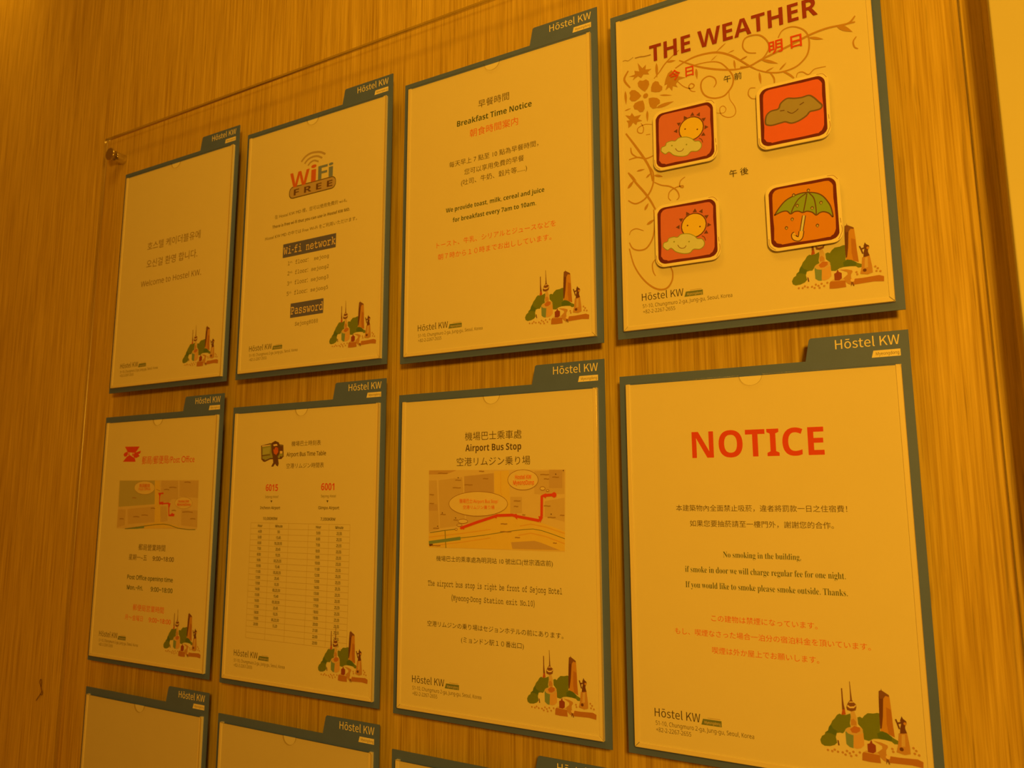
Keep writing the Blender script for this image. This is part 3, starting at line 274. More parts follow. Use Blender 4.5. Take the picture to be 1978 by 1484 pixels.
BUSMAP = [('p','mapbase',[(40.6,78.3),(189.8,80.3),(187.9,153.4),(41.4,153.7)]),('p','mapblk',[(40.6,78.6),(73.5,78.9),(61.6,82.6),(40.7,82.6)]),('p','mapb',[(40.8,88.4),(50.0,88.5),(53.7,135.8),(41.6,138.5)]),('p','mapb',[(52.2,88.5),(79.9,85.7),(83.1,125.5),(73.2,132.6),(54.5,135.0)]),('p','mapb',[(82.0,85.0),(115.1,82.4),(115.5,120.4),(114.0,123.8),(95.4,128.1),(84.8,129.7)]),('p','mapc',[(82.0,85.0),(115.1,82.4),(115.4,100.6),(82.5,100.5)]),('p','mapc',[(41.1,111.8),(51.2,111.7),(51.7,118.1),(41.3,118.2)]),('p','mapb',[(158.3,81.4),(188.7,80.6),(188.4,102.2),(165.6,102.8),(158.1,102.1)]),('p','mapb',[(132.9,104.7),(145.2,104.7),(145.1,119.4),(132.8,120.2)]),('p','mapb',[(168.5,108.7),(188.3,105.5),(188.0,126.8),(168.4,122.5)]),('p','mapc',[(173.3,80.3),(186.5,80.6),(186.3,97.0),(173.1,96.9)]),('p','mapy',[(115.5,80.7),(131.4,80.2),(132.5,104.1),(132.8,120.2),(162.4,127.2),(188.2,135.2),(188.0,152.4),(53.9,153.3),(41.8,153.6),(41.6,140.2),(72.3,135.4),(95.5,129.5),(116.3,123.8)]),('p','mapc',[(133.5,146.2),(157.8,144.3),(165.2,146.0),(183.3,151.9),(135.0,152.2)]),('s','mapo',0.9,[(41.7,143.8),(79.1,139.4),(111.6,135.0)]),('s','mapo',0.9,[(49.6,151.3),(79.1,147.7),(111.6,142.8)]),('s','mapo',1.0,[(142.8,131.4),(154.2,129.3),(169.0,131.7),(188.2,137.1)]),('s','mapo',1.0,[(141.2,139.8),(154.1,137.5),(168.9,140.1),(188.1,146.1)]),('s','mapo',0.5,[(122.7,80.8),(122.7,100.6),(124.3,103.4)]),('s','grnl',0.7,[(42.9,139.4),(58.0,137.2),(73.2,135.4)]),('s','grnl',0.6,[(78.3,143.7),(103.6,140.6),(127.3,136.9),(146.6,134.4),(156.4,133.7),(165.3,135.0),(176.3,138.0),(188.1,141.7)]),('s','grnl',0.8,[(60.5,137.0),(61.0,144.7),(61.8,153.7)]),('p','tealg',[(41.6,147.5),(78.3,142.4),(78.7,145.5),(41.9,150.5)]),('p','dk2',[(41.8,150.5),(46.1,150.0),(47.0,151.4),(42.7,152.6)]),('s','mapt',1.0,[(51.6,81.6),(55.4,81.4),(59.1,81.8),(62.9,81.7)]),('s','mapt',1.0,[(71.9,88.6),(74.1,88.4),(76.4,88.8),(78.6,88.6)]),('s','mapt',1.0,[(69.0,95.9),(72.1,95.7),(75.2,96.1),(78.3,95.9)]),('s','mapt',1.0,[(82.4,93.2),(85.5,93.0),(88.5,93.4),(91.6,93.2)]),('s','mapt',1.0,[(103.4,87.5),(105.3,87.3),(107.2,87.7),(109.1,87.5)]),('s','mapt',1.0,[(42.0,111.1),(43.8,110.9),(45.5,111.3),(47.3,111.0)]),('s','mapt',1.0,[(55.2,121.7),(57.2,121.5),(59.2,121.8),(61.2,121.6)]),('s','mapt',1.0,[(70.2,126.8),(71.8,126.6),(73.5,126.9),(75.2,126.7)]),('s','mapt',1.0,[(46.7,135.1),(49.1,134.9),(51.4,135.2),(53.7,134.9)]),('s','mapt',1.0,[(41.9,102.5),(43.6,102.3),(45.4,102.7),(47.1,102.5)]),('s','mapt',1.0,[(164.3,84.6),(167.3,84.4),(170.3,84.8),(173.2,84.7)]),('s','mapt',1.0,[(168.0,88.6),(169.7,88.4),(171.5,88.8),(173.2,88.6)]),('s','mapt',1.0,[(176.5,87.1),(178.7,86.9),(180.9,87.3),(183.1,87.1)]),('s','mapt',1.0,[(167.7,112.9),(170.0,112.7),(172.2,113.1),(174.4,112.9)]),('s','mapt',1.0,[(171.3,123.2),(174.0,123.0),(176.7,123.3),(179.4,123.0)]),('s','mapt',1.0,[(183.7,121.2),(185.2,121.0),(186.6,121.3),(188.1,121.1)]),('s','mapt',1.0,[(136.7,108.5),(139.1,108.3),(141.4,108.6),(143.7,108.4)]),('s','mapt',1.0,[(136.7,113.6),(138.3,113.3),(139.8,113.7),(141.3,113.5)]),('s','mapt',1.0,[(145.5,121.2),(146.5,121.0),(147.5,121.3),(148.6,121.1)]),('s','mapt',1.0,[(122.6,129.7),(125.0,129.5),(127.3,129.8),(129.7,129.5)]),('s','mapt',1.0,[(122.2,136.9),(126.2,136.6),(130.1,136.9),(133.9,136.6)]),('s','mapt',1.0,[(137.8,141.9),(139.5,141.7),(141.3,141.9),(143.1,141.7)]),('s','mapt',1.0,[(176.5,145.8),(177.7,145.6),(179.0,145.9),(180.2,145.6)]),('s','mapt',1.0,[(98.9,80.4),(100.8,80.3),(102.7,80.6),(104.6,80.5)]),('s','mapt',1.0,[(45.3,151.9),(48.7,151.5),(52.2,151.8),(55.6,151.5)]),('c','dk2',0.6,(75.3,86.2)),('c','dk2',0.6,(187.6,81.3)),('c','dk2',0.6,(180.0,84.4)),('c','dk2',0.6,(72.7,124.8)),('c','dk2',0.6,(175.0,120.2)),('c','dk2',0.6,(51.9,133.0)),('c','dk2',0.6,(57.3,120.1)),('p','mapel',[(130.1,111.2),(129.7,112.9),(128.6,114.6),(126.7,116.3),(124.1,117.8),(120.9,119.2),(117.1,120.4),(112.9,121.3),(108.2,122.1),(103.3,122.5),(98.3,122.7),(93.2,122.7),(88.2,122.3),(83.4,121.6),(78.9,120.7),(74.9,119.6),(71.5,118.2),(68.7,116.7),(66.6,115.0),(65.4,113.2),(64.9,111.3),(65.3,109.5),(66.5,107.7),(68.6,106.0),(71.3,104.4),(74.7,103.0),(78.7,101.8),(83.2,100.9),(88.0,100.2),(93.0,99.8),(98.2,99.7),(103.3,99.9),(108.2,100.3),(112.9,101.0),(117.1,102.0),(120.9,103.1),(124.1,104.5),(126.7,106.0),(128.6,107.7),(129.7,109.4)]),('s','brn',0.45,[(130.1,111.2),(129.7,112.9),(128.6,114.6),(126.7,116.3),(124.1,117.8),(120.9,119.2),(117.1,120.4),(112.9,121.3),(108.2,122.1),(103.3,122.5),(98.3,122.7),(93.2,122.7),(88.2,122.3),(83.4,121.6),(78.9,120.7),(74.9,119.6),(71.5,118.2),(68.7,116.7),(66.6,115.0),(65.4,113.2),(64.9,111.3),(65.3,109.5),(66.5,107.7),(68.6,106.0),(71.3,104.4),(74.7,103.0),(78.7,101.8),(83.2,100.9),(88.0,100.2),(93.0,99.8),(98.2,99.7),(103.3,99.9),(108.2,100.3),(112.9,101.0),(117.1,102.0),(120.9,103.1),(124.1,104.5),(126.7,106.0),(128.6,107.7),(129.7,109.4),(130.1,111.2)]),('p','mapel',[(162.2,89.4),(162.0,90.8),(161.4,92.2),(160.4,93.5),(159.1,94.7),(157.5,95.8),(155.7,96.7),(153.6,97.5),(151.3,98.0),(148.9,98.3),(146.4,98.4),(143.9,98.3),(141.5,98.0),(139.2,97.4),(137.0,96.6),(135.1,95.6),(133.5,94.5),(132.2,93.3),(131.2,91.9),(130.6,90.4),(130.4,89.0),(130.6,87.5),(131.2,86.1),(132.2,84.7),(133.5,83.5),(135.2,82.4),(137.1,81.5),(139.3,80.7),(141.6,80.2),(144.0,79.9),(146.5,79.8),(149.0,80.0),(151.4,80.4),(153.7,81.0),(155.8,81.8),(157.7,82.8),(159.2,83.9),(160.5,85.1),(161.4,86.5),(162.0,87.9)]),('s','brn',0.45,[(162.2,89.4),(162.0,90.8),(161.4,92.2),(160.4,93.5),(159.1,94.7),(157.5,95.8),(155.7,96.7),(153.6,97.5),(151.3,98.0),(148.9,98.3),(146.4,98.4),(143.9,98.3),(141.5,98.0),(139.2,97.4),(137.0,96.6),(135.1,95.6),(133.5,94.5),(132.2,93.3),(131.2,91.9),(130.6,90.4),(130.4,89.0),(130.6,87.5),(131.2,86.1),(132.2,84.7),(133.5,83.5),(135.2,82.4),(137.1,81.5),(139.3,80.7),(141.6,80.2),(144.0,79.9),(146.5,79.8),(149.0,80.0),(151.4,80.4),(153.7,81.0),(155.8,81.8),(157.7,82.8),(159.2,83.9),(160.5,85.1),(161.4,86.5),(162.0,87.9),(162.2,89.4)]),('p','mapel',[(86.4,127.8),(86.0,128.6),(84.9,129.3),(83.1,129.7),(81.1,129.9),(79.0,129.8),(77.2,129.4),(76.0,128.7),(75.6,127.9),(76.0,127.1),(77.2,126.4),(79.0,126.0),(81.0,125.8),(83.1,125.9),(84.8,126.3),(86.0,127.0)]),('s','brn',0.45,[(86.4,127.8),(86.0,128.6),(84.9,129.3),(83.1,129.7),(81.1,129.9),(79.0,129.8),(77.2,129.4),(76.0,128.7),(75.6,127.9),(76.0,127.1),(77.2,126.4),(79.0,126.0),(81.0,125.8),(83.1,125.9),(84.8,126.3),(86.0,127.0),(86.4,127.8)]),('p','mapel',[(80.2,131.5),(79.9,131.9),(79.3,132.3),(78.3,132.5),(77.2,132.6),(76.0,132.6),(75.0,132.3),(74.4,132.0),(74.2,131.6),(74.4,131.1),(75.0,130.8),(76.0,130.5),(77.2,130.4),(78.3,130.5),(79.3,130.7),(79.9,131.0)]),('s','brn',0.45,[(80.2,131.5),(79.9,131.9),(79.3,132.3),(78.3,132.5),(77.2,132.6),(76.0,132.6),(75.0,132.3),(74.4,132.0),(74.2,131.6),(74.4,131.1),(75.0,130.8),(76.0,130.5),(77.2,130.4),(78.3,130.5),(79.3,130.7),(79.9,131.0),(80.2,131.5)]),('p','mapel',[(74.8,135.5),(74.7,135.9),(74.4,136.2),(74.0,136.4),(73.4,136.5),(72.9,136.4),(72.5,136.2),(72.2,135.9),(72.1,135.6),(72.2,135.2),(72.5,134.9),(72.9,134.6),(73.4,134.6),(73.9,134.6),(74.4,134.8),(74.7,135.1)]),('s','brn',0.45,[(74.8,135.5),(74.7,135.9),(74.4,136.2),(74.0,136.4),(73.4,136.5),(72.9,136.4),(72.5,136.2),(72.2,135.9),(72.1,135.6),(72.2,135.2),(72.5,134.9),(72.9,134.6),(73.4,134.6),(73.9,134.6),(74.4,134.8),(74.7,135.1),(74.8,135.5)]),('p','mapel',[(169.2,97.2),(169.0,97.8),(168.4,98.3),(167.6,98.6),(166.6,98.8),(165.6,98.6),(164.7,98.3),(164.2,97.8),(164.0,97.2),(164.2,96.5),(164.7,96.0),(165.6,95.7),(166.6,95.6),(167.6,95.7),(168.4,96.1),(169.0,96.6)]),('s','brn',0.45,[(169.2,97.2),(169.0,97.8),(168.4,98.3),(167.6,98.6),(166.6,98.8),(165.6,98.6),(164.7,98.3),(164.2,97.8),(164.0,97.2),(164.2,96.5),(164.7,96.0),(165.6,95.7),(166.6,95.6),(167.6,95.7),(168.4,96.1),(169.0,96.6),(169.2,97.2)]),('p','mapel',[(173.2,99.1),(173.1,99.5),(172.8,99.7),(172.3,99.9),(171.7,100.0),(171.2,99.9),(170.7,99.7),(170.4,99.4),(170.3,99.1),(170.4,98.8),(170.7,98.5),(171.2,98.3),(171.8,98.3),(172.3,98.3),(172.8,98.5),(173.1,98.8)]),('s','brn',0.45,[(173.2,99.1),(173.1,99.5),(172.8,99.7),(172.3,99.9),(171.7,100.0),(171.2,99.9),(170.7,99.7),(170.4,99.4),(170.3,99.1),(170.4,98.8),(170.7,98.5),(171.2,98.3),(171.8,98.3),(172.3,98.3),(172.8,98.5),(173.1,98.8),(173.2,99.1)]),('s','red',2.6,[(78.2,134.5),(95.4,129.0),(114.0,123.5),(118.7,122.0),(135.1,121.4),(139.8,122.5),(163.2,126.2)]),('s','red',2.6,[(163.2,126.2),(165.4,121.9),(165.8,104.1),(168.6,103.5),(178.9,102.8)]),('p','red',[(77.4,134.8),(82.3,131.8),(82.8,135.6)]),('p','red',[(116.3,124.1),(119.5,121.0),(118.3,124.8)]),('p','red',[(134.4,120.9),(139.8,120.2),(140.5,125.5)]),('p','red',[(163.9,128.1),(162.1,121.9),(166.9,123.2)]),('p','red',[(164.9,103.5),(170.1,101.5),(170.0,106.1)]),('p','red',[(176.0,102.2),(179.7,100.9),(180.3,104.8)]),('c','red',2.4,(178.2,103.0))]
POSTMAP = [('p','mapbase',[(42.5,84.8),(194.8,86.1),(196.6,144.7),(43.8,146.3)]),('p','mapgr',[(43.0,85.1),(113.8,85.9),(115.8,115.3),(44.4,118.9)]),('p','mapb',[(44.3,122.3),(59.7,121.9),(59.9,142.0),(44.0,145.0)]),('p','mapb',[(62.9,121.5),(116.1,117.9),(118.1,137.2),(66.1,140.6)]),('p','mapb',[(125.9,86.1),(157.3,86.4),(159.4,108.9),(147.8,108.9),(144.3,112.7),(126.6,112.7)]),('p','mapb',[(160.2,86.5),(194.3,86.9),(195.2,107.6),(161.1,105.7)]),('p','mapb',[(127.1,117.9),(138.9,117.8),(142.7,135.6),(129.0,137.1)]),('p','mapb',[(166.4,121.5),(195.6,122.5),(196.8,142.3),(168.1,140.3)]),('p','mapy',[(113.4,85.9),(122.9,86.0),(129.0,137.1),(170.3,142.7),(99.9,145.9),(99.2,140.1),(118.2,137.9)]),('s','grnl',0.9,[(60.5,146.6),(99.5,142.4),(119.4,140.4),(135.2,139.5),(147.0,140.6),(162.8,144.1),(181.8,145.3),(193.9,145.0)]),('p','tealg',[(61.6,147.0),(98.5,142.4),(98.7,145.0),(83.5,146.2)]),('s','mapt',1.2,[(91.9,129.1),(98.0,128.7),(104.2,129.3)]),('s','mapt',1.2,[(75.5,131.3),(81.7,130.8),(88.0,131.4)]),('s','mapt',1.2,[(141.6,94.7),(148.4,94.4),(155.2,95.1)]),('s','mapt',1.2,[(169.1,88.6),(174.7,88.3),(180.5,89.0)]),('s','mapt',1.2,[(70.8,107.5),(74.9,107.1),(79.2,107.8)]),('s','mapt',1.2,[(132.0,97.3),(136.9,96.9),(141.8,97.6)]),('s','mapt',1.2,[(109.3,120.5),(113.3,120.1),(117.4,120.8)]),('s','mapt',1.2,[(168.6,124.6),(178.0,124.1),(187.4,124.7)]),('s','mapt',1.2,[(183.5,132.6),(188.1,132.1),(192.8,132.7)]),('s','mapt',1.2,[(48.4,134.2),(52.6,133.8),(56.9,134.4)]),('s','mapt',1.2,[(149.2,122.9),(153.0,122.4),(156.9,123.1)]),('p','mapel',[(114.1,94.8),(113.9,96.5),(112.8,98.1),(110.9,99.6),(108.2,100.9),(105.0,101.9),(101.3,102.6),(97.3,102.9),(93.1,102.9),(89.0,102.5),(85.1,101.8),(81.5,100.8),(78.6,99.5),(76.3,97.9),(74.8,96.3),(74.1,94.5),(74.4,92.8),(75.5,91.1),(77.5,89.6),(80.2,88.3),(83.5,87.4),(87.3,86.7),(91.3,86.4),(95.5,86.4),(99.6,86.8),(103.5,87.6),(107.0,88.6),(109.8,89.9),(112.1,91.4),(113.5,93.1)]),('s','brn',0.25,[(114.1,94.8),(113.9,96.5),(112.8,98.1),(110.9,99.6),(108.2,100.9),(105.0,101.9),(101.3,102.6),(97.3,102.9),(93.1,102.9),(89.0,102.5),(85.1,101.8),(81.5,100.8),(78.6,99.5),(76.3,97.9),(74.8,96.3),(74.1,94.5),(74.4,92.8),(75.5,91.1),(77.5,89.6),(80.2,88.3),(83.5,87.4),(87.3,86.7),(91.3,86.4),(95.5,86.4),(99.6,86.8),(103.5,87.6),(107.0,88.6),(109.8,89.9),(112.1,91.4),(113.5,93.1),(114.1,94.8)]),('p','mapel',[(185.5,113.5),(185.3,114.9),(184.4,116.3),(182.9,117.6),(180.8,118.7),(178.2,119.6),(175.3,120.2),(172.1,120.5),(168.8,120.5),(165.6,120.3),(162.5,119.7),(159.7,118.8),(157.4,117.7),(155.6,116.4),(154.4,115.0),(153.9,113.6),(154.1,112.1),(155.0,110.7),(156.6,109.4),(158.7,108.3),(161.3,107.4),(164.3,106.8),(167.5,106.5),(170.8,106.5),(174.1,106.8),(177.1,107.4),(179.9,108.3),(182.1,109.4),(183.9,110.6),(185.0,112.0)]),('s','brn',0.25,[(185.5,113.5),(185.3,114.9),(184.4,116.3),(182.9,117.6),(180.8,118.7),(178.2,119.6),(175.3,120.2),(172.1,120.5),(168.8,120.5),(165.6,120.3),(162.5,119.7),(159.7,118.8),(157.4,117.7),(155.6,116.4),(154.4,115.0),(153.9,113.6),(154.1,112.1),(155.0,110.7),(156.6,109.4),(158.7,108.3),(161.3,107.4),(164.3,106.8),(167.5,106.5),(170.8,106.5),(174.1,106.8),(177.1,107.4),(179.9,108.3),(182.1,109.4),(183.9,110.6),(185.0,112.0),(185.5,113.5)]),('s','red',2.2,[(131.4,101.8),(124.5,102.1),(125.2,114.7),(142.5,114.0),(144.3,128.6),(154.5,127.6)]),('s','brn',0.4,[(116.9,96.5),(125.2,99.2)]),('p','red',[(121.4,101.1),(127.4,101.1),(125.0,106.9)]),('p','red',[(123.6,112.7),(132.5,112.1),(131.9,116.3)]),('p','red',[(140.5,114.0),(146.4,114.0),(144.0,119.7)]),('p','red',[(150.4,125.4),(154.7,129.8),(144.0,129.9)])]
# ------------------------------------------------------------------ the setting
def struct(name, me):
    return tag(link(name, me), kind='structure')
WY = .021
struct('wall_back', box_mesh('wall_back', -2.2, 2.6, WY, WY+.12, 0, 2.75, WOOD))
struct('floor', box_mesh('floor', -2.2, 2.6, -2.6, WY+.12, -.1, 0, FLOOR))
struct('ceiling', box_mesh('ceiling', -2.2, 2.6, -2.6, WY+.12, 2.75, 2.85, CEIL))
# projecting pilaster on the right: wood-clad return, pale painted face
struct('trim_1', box_mesh('trim_1', 1.0272, 1.30, -.020, WY, 0, 2.75, WOOD))
struct('trim_2', box_mesh('trim_2', 1.0268, 1.30, -.029, -.020, 0, 2.75, PAINT, .001))

# ------------------------------------------------------------------ the clear board on its standoffs
PX0, PX1, PZ0, PZ1 = -58, 1012, -1085, 69
board = thing('clear_board', mm(PX0, 6, PZ1), 'large clear acrylic board carrying all the notices, held off the wood veneer wall', 'board')
link('acrylic_panel', prism(rrect(0, 0, PX1-PX0, PZ1-PZ0, 2.5), 0, 5, 'acrylic_panel', ACRYL, 2.2, EDGE), board)
def cyl(name, r, y0, y1, mat, bev=0, n=32):
    bm = bmesh.new(); bmesh.ops.create_cone(bm, cap_ends=True, segments=n, radius1=r/1000, radius2=r/1000, depth=(y1-y0)/1000)
    bmesh.ops.rotate(bm, verts=bm.verts, matrix=Matrix.Rotation(math.pi/2, 3, 'X'))
    bmesh.ops.translate(bm, verts=bm.verts, vec=(0, (y0+y1)/2000, 0))
    if bev: bmesh.ops.bevel(bm, geom=[e for e in bm.edges if abs(e.verts[0].co.y-e.verts[1].co.y) < 1e-7], offset=bev/1000, segments=2, profile=.5, affect='EDGES')
    for f in bm.faces: f.smooth = len(f.verts) == 4
    return from_bm(name, bm, mat)
barrel = cyl('standoff_barrel', 7.5, .05, 14.85, CHROME, .5); cap = cyl('standoff_cap', 9.5, -7.5, -5, CHROME, .8)
for (x, z) in ((-40, 41), (994, 41), (-40, -1052), (994, -1052)):
    b = link('standoff', barrel, board, ((x-PX0)/1000, 0, (z-PZ1)/1000))
    link('standoff_cap', cap, b, (0, 0, 0))

# ------------------------------------------------------------------ notice holders
W, H, TT, TS, TB = 228, 313.8, 18.1, 73.0, 68.9
back_me = prism([(0, 0), (W-TS, 0), (W-TB-.8, -TT+1.2), (W-TB+.6, -TT), (W, -TT), (W, H), (0, H)], -1, 0, 'backing_plate', TEAL, .15)
cov = [(6.3, 7.6+2.2)] + arc(8.5, 9.8, 2.2, 180, 270, 3)[1:] + [(104.2, 7.6)] + [(113.2-9*math.cos(math.radians(a)), 7.6+8.6*math.sin(math.radians(a))) for a in range(15, 180, 15)] + [(122.2, 7.6)] \
    + arc(219.6, 9.8, 2.2, 270, 360, 3) + arc(219.6, 305.5, 2.2, 0, 90, 3) + arc(8.5, 305.5, 2.2, 90, 180, 3)
cover_me = prism(cov, 3.2, 4.6, 'cover', COVER, .35, EDGE2)
rail_l = prism([(6.5, 8), (10.4, 8), (10.4, 303.4), (6.5, 307.4)], 0, 3.15, 'pocket_rail', RAIL, .3)
rail_r = prism([(217.7, 8), (221.6, 8), (221.6, 307.4), (217.7, 303.4)], 0, 3.15, 'pocket_rail', RAIL, .3)
rail_b = prism([(6.7, 307.5), (10.6, 303.6), (217.5, 303.6), (221.4, 307.5)], 0, 3.15, 'pocket_rail', RAIL, .3)
pr = Print(); put_text(pr, 'Hōstel KW', 'light', 177.2, 221.8, -7.7, 'white', cap=7.9); tab_me = pr.mesh('lettering')
pr = Print(); pr.poly([(202.2, 1.2), (203.6, -4.1), (221.8, -4.1), (221.8, 1.2)], 'white'); put_text(pr, 'Myeongdong', 'sans', 205.2, 220.8, -.3, 'ink', cap=2.6); badge_me = pr.mesh('badge')

# shared prints that stand at the foot of every written sheet
pr = Print(); put_text(pr, 'Hōstel KW', 'light', 24.0, 61.2, 281.7, 'black', cap=7.0); pr_logo = pr.mesh('logo_lettering')
pr = Print(); pr.poly([(61.9, 283), (63.3, 278.5), (77.8, 278.5), (77.8, 283)], 'badge'); put_text(pr, 'Myeongdong', 'sans', 64.4, 77, 281.9, 'cream', cap=2.2)
pr.poly([(67, 277.7), (67, 277.4), (77, 277.4), (77, 277.7)], 'mapt'); pr_badge = pr.mesh('logo_badge')
pr = Print(); put_text(pr, '51-10, Chungmuro 2-ga, Jung-gu, Seoul, Korea', 'sans', 24.6, 102, 288.2, 'ink', cap=3.5)
put_text(pr, '+82-2-2267-2655', 'sans', 24.8, 53.5, 293.3, 'ink', cap=3.3); pr_addr = pr.mesh('address_lines')
pr_sky = Print().art(SKY, curve=False).mesh('city_drawing')
paper_me = prism([(10.45, 8.6), (217.65, 8.6), (217.65, 303.55), (10.45, 303.55)], 2.25, 2.5, 'paper', PAPER)
blank_me = prism([(10.45, 8.6), (217.65, 8.6), (217.65, 303.55), (10.45, 303.55)], 2.25, 2.5, 'paper', BLANK)

PITCH_X, PITCH_Z = 244.067, 346.652
OFF = [[0.19, 0.68], [-0.1, 0.71], [1.26, -1.18], [-1.3, -0.02], [-1.54, 1.04], [-0.25, 0.34], [1.04, -1.11], [-0.89, -0.66], [0.0, 1.35], [0.86, 0.29], [0.73, -1.45]]
def origin(r, c):
    o = OFF[r*4+c]; return mm(c*PITCH_X+o[0], 0, -r*PITCH_Z+o[1])
HOLD = {(0, 0): 'teal-backed clear holder with the welcome notice, top left of the board', (0, 1): 'teal-backed clear holder framing the WiFi notice', (0, 2): 'teal-backed clear holder framing the breakfast time notice',
        (0, 3): 'teal-backed clear holder framing the weather chart', (1, 0): 'teal-backed clear holder framing the post office notice', (1, 1): 'teal-backed clear holder framing the airport bus timetable',
        (1, 2): 'teal-backed clear holder framing the bus stop map', (1, 3): 'teal-backed clear holder framing the red-headed no smoking notice', (2, 0): 'teal-backed holder with a blank sheet, below the post office notice',
        (2, 1): 'teal-backed holder with a blank sheet, below the bus timetable', (2, 2): 'teal-backed holder with a blank sheet, below the bus stop map, cut off by the photo'}
SHEET = {(0, 0): 'white sheet with two lines of Korean and a welcome line', (0, 1): 'white sheet with WiFi FREE emblem, network names and password', (0, 2): 'white sheet headed Breakfast Time Notice',
         (0, 3): 'white sheet headed THE WEATHER in maroon over ochre scrollwork', (1, 0): 'white post office sheet with red emblem and small map', (1, 1): 'white airport bus timetable sheet with a ruled table of times',
         (1, 2): 'white airport bus stop sheet with a route map', (1, 3): 'white no smoking sheet headed NOTICE in large red letters', (2, 0): 'blank sheet in the holder below the post office notice',
         (2, 1): 'blank sheet in the holder below the bus timetable', (2, 2): 'blank sheet in the holder below the bus stop map, mostly out of frame'}
sheets = {}
for (r, c), lab in HOLD.items():
    h = thing('notice_holder', origin(r, c), lab, 'notice holder', 'teal notice holders on the clear board')
    link('backing_plate', back_me, h); link('cover', cover_me, h)
    for m in (rail_l, rail_r, rail_b): link('pocket_rail', m, h)
    link('lettering', tab_me, h, (0, -.00003, 0)); link('badge', badge_me, h, (0, -.00003, 0))
    s = thing('notice_sheet', origin(r, c), SHEET[(r, c)], 'notice', 'paper sheets in the holders'); sheets[(r, c)] = s
    link('paper', blank_me if r == 2 else paper_me, s)
    if r < 2:
        link('logo_lettering', pr_logo, s, (0, -.00252, 0)); link('logo_badge', pr_badge, s, (0, -.00252, 0))
        link('address_lines', pr_addr, s, (0, -.00252, 0)); link('city_drawing', pr_sky, s, (0, -.00262 if (r, c) != (1, 1) else -.00275, 0))
D = 2.53
# --- NOTICE, no smoking
s = sheets[(1, 3)]
letters('heading', s, [('NOTICE', 'bold', 63, 165, 73.6, 'red', dict(cap=21.9))], D)
letters('text_line', s, [('本建築物內全面禁止吸菸，違者將罰款一日之住宿費！', 'cjk', 47.7, 178, 117.2, 'ink'), ('如果您要抽菸請至一樓門外，謝謝您的合作。', 'cjk', 58.8, 168, 129.6, 'ink')], D)
letters('text_line', s, [('No smoking in the building,', 'serif', 84.7, 143.3, 153.3, 'dkgreen', dict(cap=4.6)), ('if smoke in door we will charge regular fee for one night.', 'serif', 53.5, 173.8, 166, 'dkgreen', dict(cap=4.9)),
                         ('If you would like to smoke please smoke outside. Thanks.', 'serif', 53.3, 174.4, 178.2, 'dkgreen', dict(cap=4.9))], D)
letters('text_line', s, [('この建物は禁煙になっています。', 'cjk', 73.2, 152.1, 203.6, 'softred'), ('もし、喫煙なさった場合一泊分の宿泊料金を頂いています。', 'cjk', 43.2, 187.3, 215.6, 'softred'), ('喫煙は外か屋上でお願いします。', 'cjk', 72.8, 151.9, 228.2, 'softred')], D)
# --- weather chart
s = sheets[(0, 3)]
link('scrollwork', Print().art(FLOURISH).mesh('scrollwork'), s, (0, -.00253, 0))
letters('heading', s, [('THE WEATHER', 'bold', 38.2, 182, 58.6, 'maroon', dict(cap=16.2))], 3.1)
letters('day_lettering', s, [('今 日', 'cjkh', 55.6, 78, 81.6, 'red'), ('明 日', 'cjkh', 142.1, 168.4, 81.5, 'red')], 3.1)
letters('time_lettering', s, [('午 前', 'cjk', 103.6, 118.9, 97.6, 'black'), ('午 後', 'cjk', 104.6, 120.2, 184.4, 'black')], 3.1)
# --- breakfast
s = sheets[(0, 2)]
letters('heading', s, [('早餐時間', 'cjk', 96.1, 132.5, 53.6, 'ink'), ('Breakfast Time Notice', 'bold', 70.2, 158, 67.6, 'dkgreen', dict(cap=6.6)), ('朝食時間案内', 'cjkb', 86, 142.6, 83.4, 'softred')], D)
letters('text_line', s, [('每天早上 7 點至 10 點為早餐時間，', 'cjk', 61, 165, 111.4, 'ink'), ('您可以享用免費的早餐', 'cjk', 79.6, 149.1, 123, 'ink'), ('(吐司、牛奶、穀片等......)', 'cjk', 75.8, 152.4, 135, 'ink')], D)
letters('text_line', s, [('We provide toast, milk, cereal and juice', 'bold', 57.4, 171, 159.6, 'dkgreen', dict(cap=5)), ('for breakfast every 7am to 10am.', 'bold', 66, 162, 171.4, 'dkgreen', dict(cap=5))], D)
letters('text_line', s, [('トースト、牛乳、シリアルとジュースなどを', 'cjk', 46.3, 182.8, 196.4, 'softred'), ('朝７時から１０時までお出ししています。', 'cjk', 48.2, 178, 209.3, 'softred')], D)
# --- wifi
s = sheets[(0, 1)]
p = Print().art(ARCS); link('wifi_arcs', p.mesh('wifi_arcs'), s, (0, -D/1000, 0))
p = Print(); p.poly(rrect(78.3, 87.2, 151.2, 102.4, 6.5), 'ink'); p.poly(rrect(79.4, 88.3, 150.4, 101.2, 5.6), 'pill')
put_text(p, 'F R E E', 'bold', 86, 146, 98.9, 'dk2', cap=7.6); link('free_badge', p.mesh('free_badge'), s, (0, -D/1000, 0))
p = Print(); put_text(p, 'W', 'bold', 79, 110, 88.4, 'ored', cap=18.4); put_text(p, 'i', 'bold', 112.5, 120.5, 87.6, 'ored', cap=21); put_text(p, 'F', 'bold', 123.6, 138, 87.0, 'bluegrey', cap=16.5); put_text(p, 'i', 'bold', 139.6, 146.4, 87.0, 'bluegrey', cap=17)
link('wifi_lettering', p.mesh('wifi_lettering'), s, (0, -(D+.1)/1000, 0))
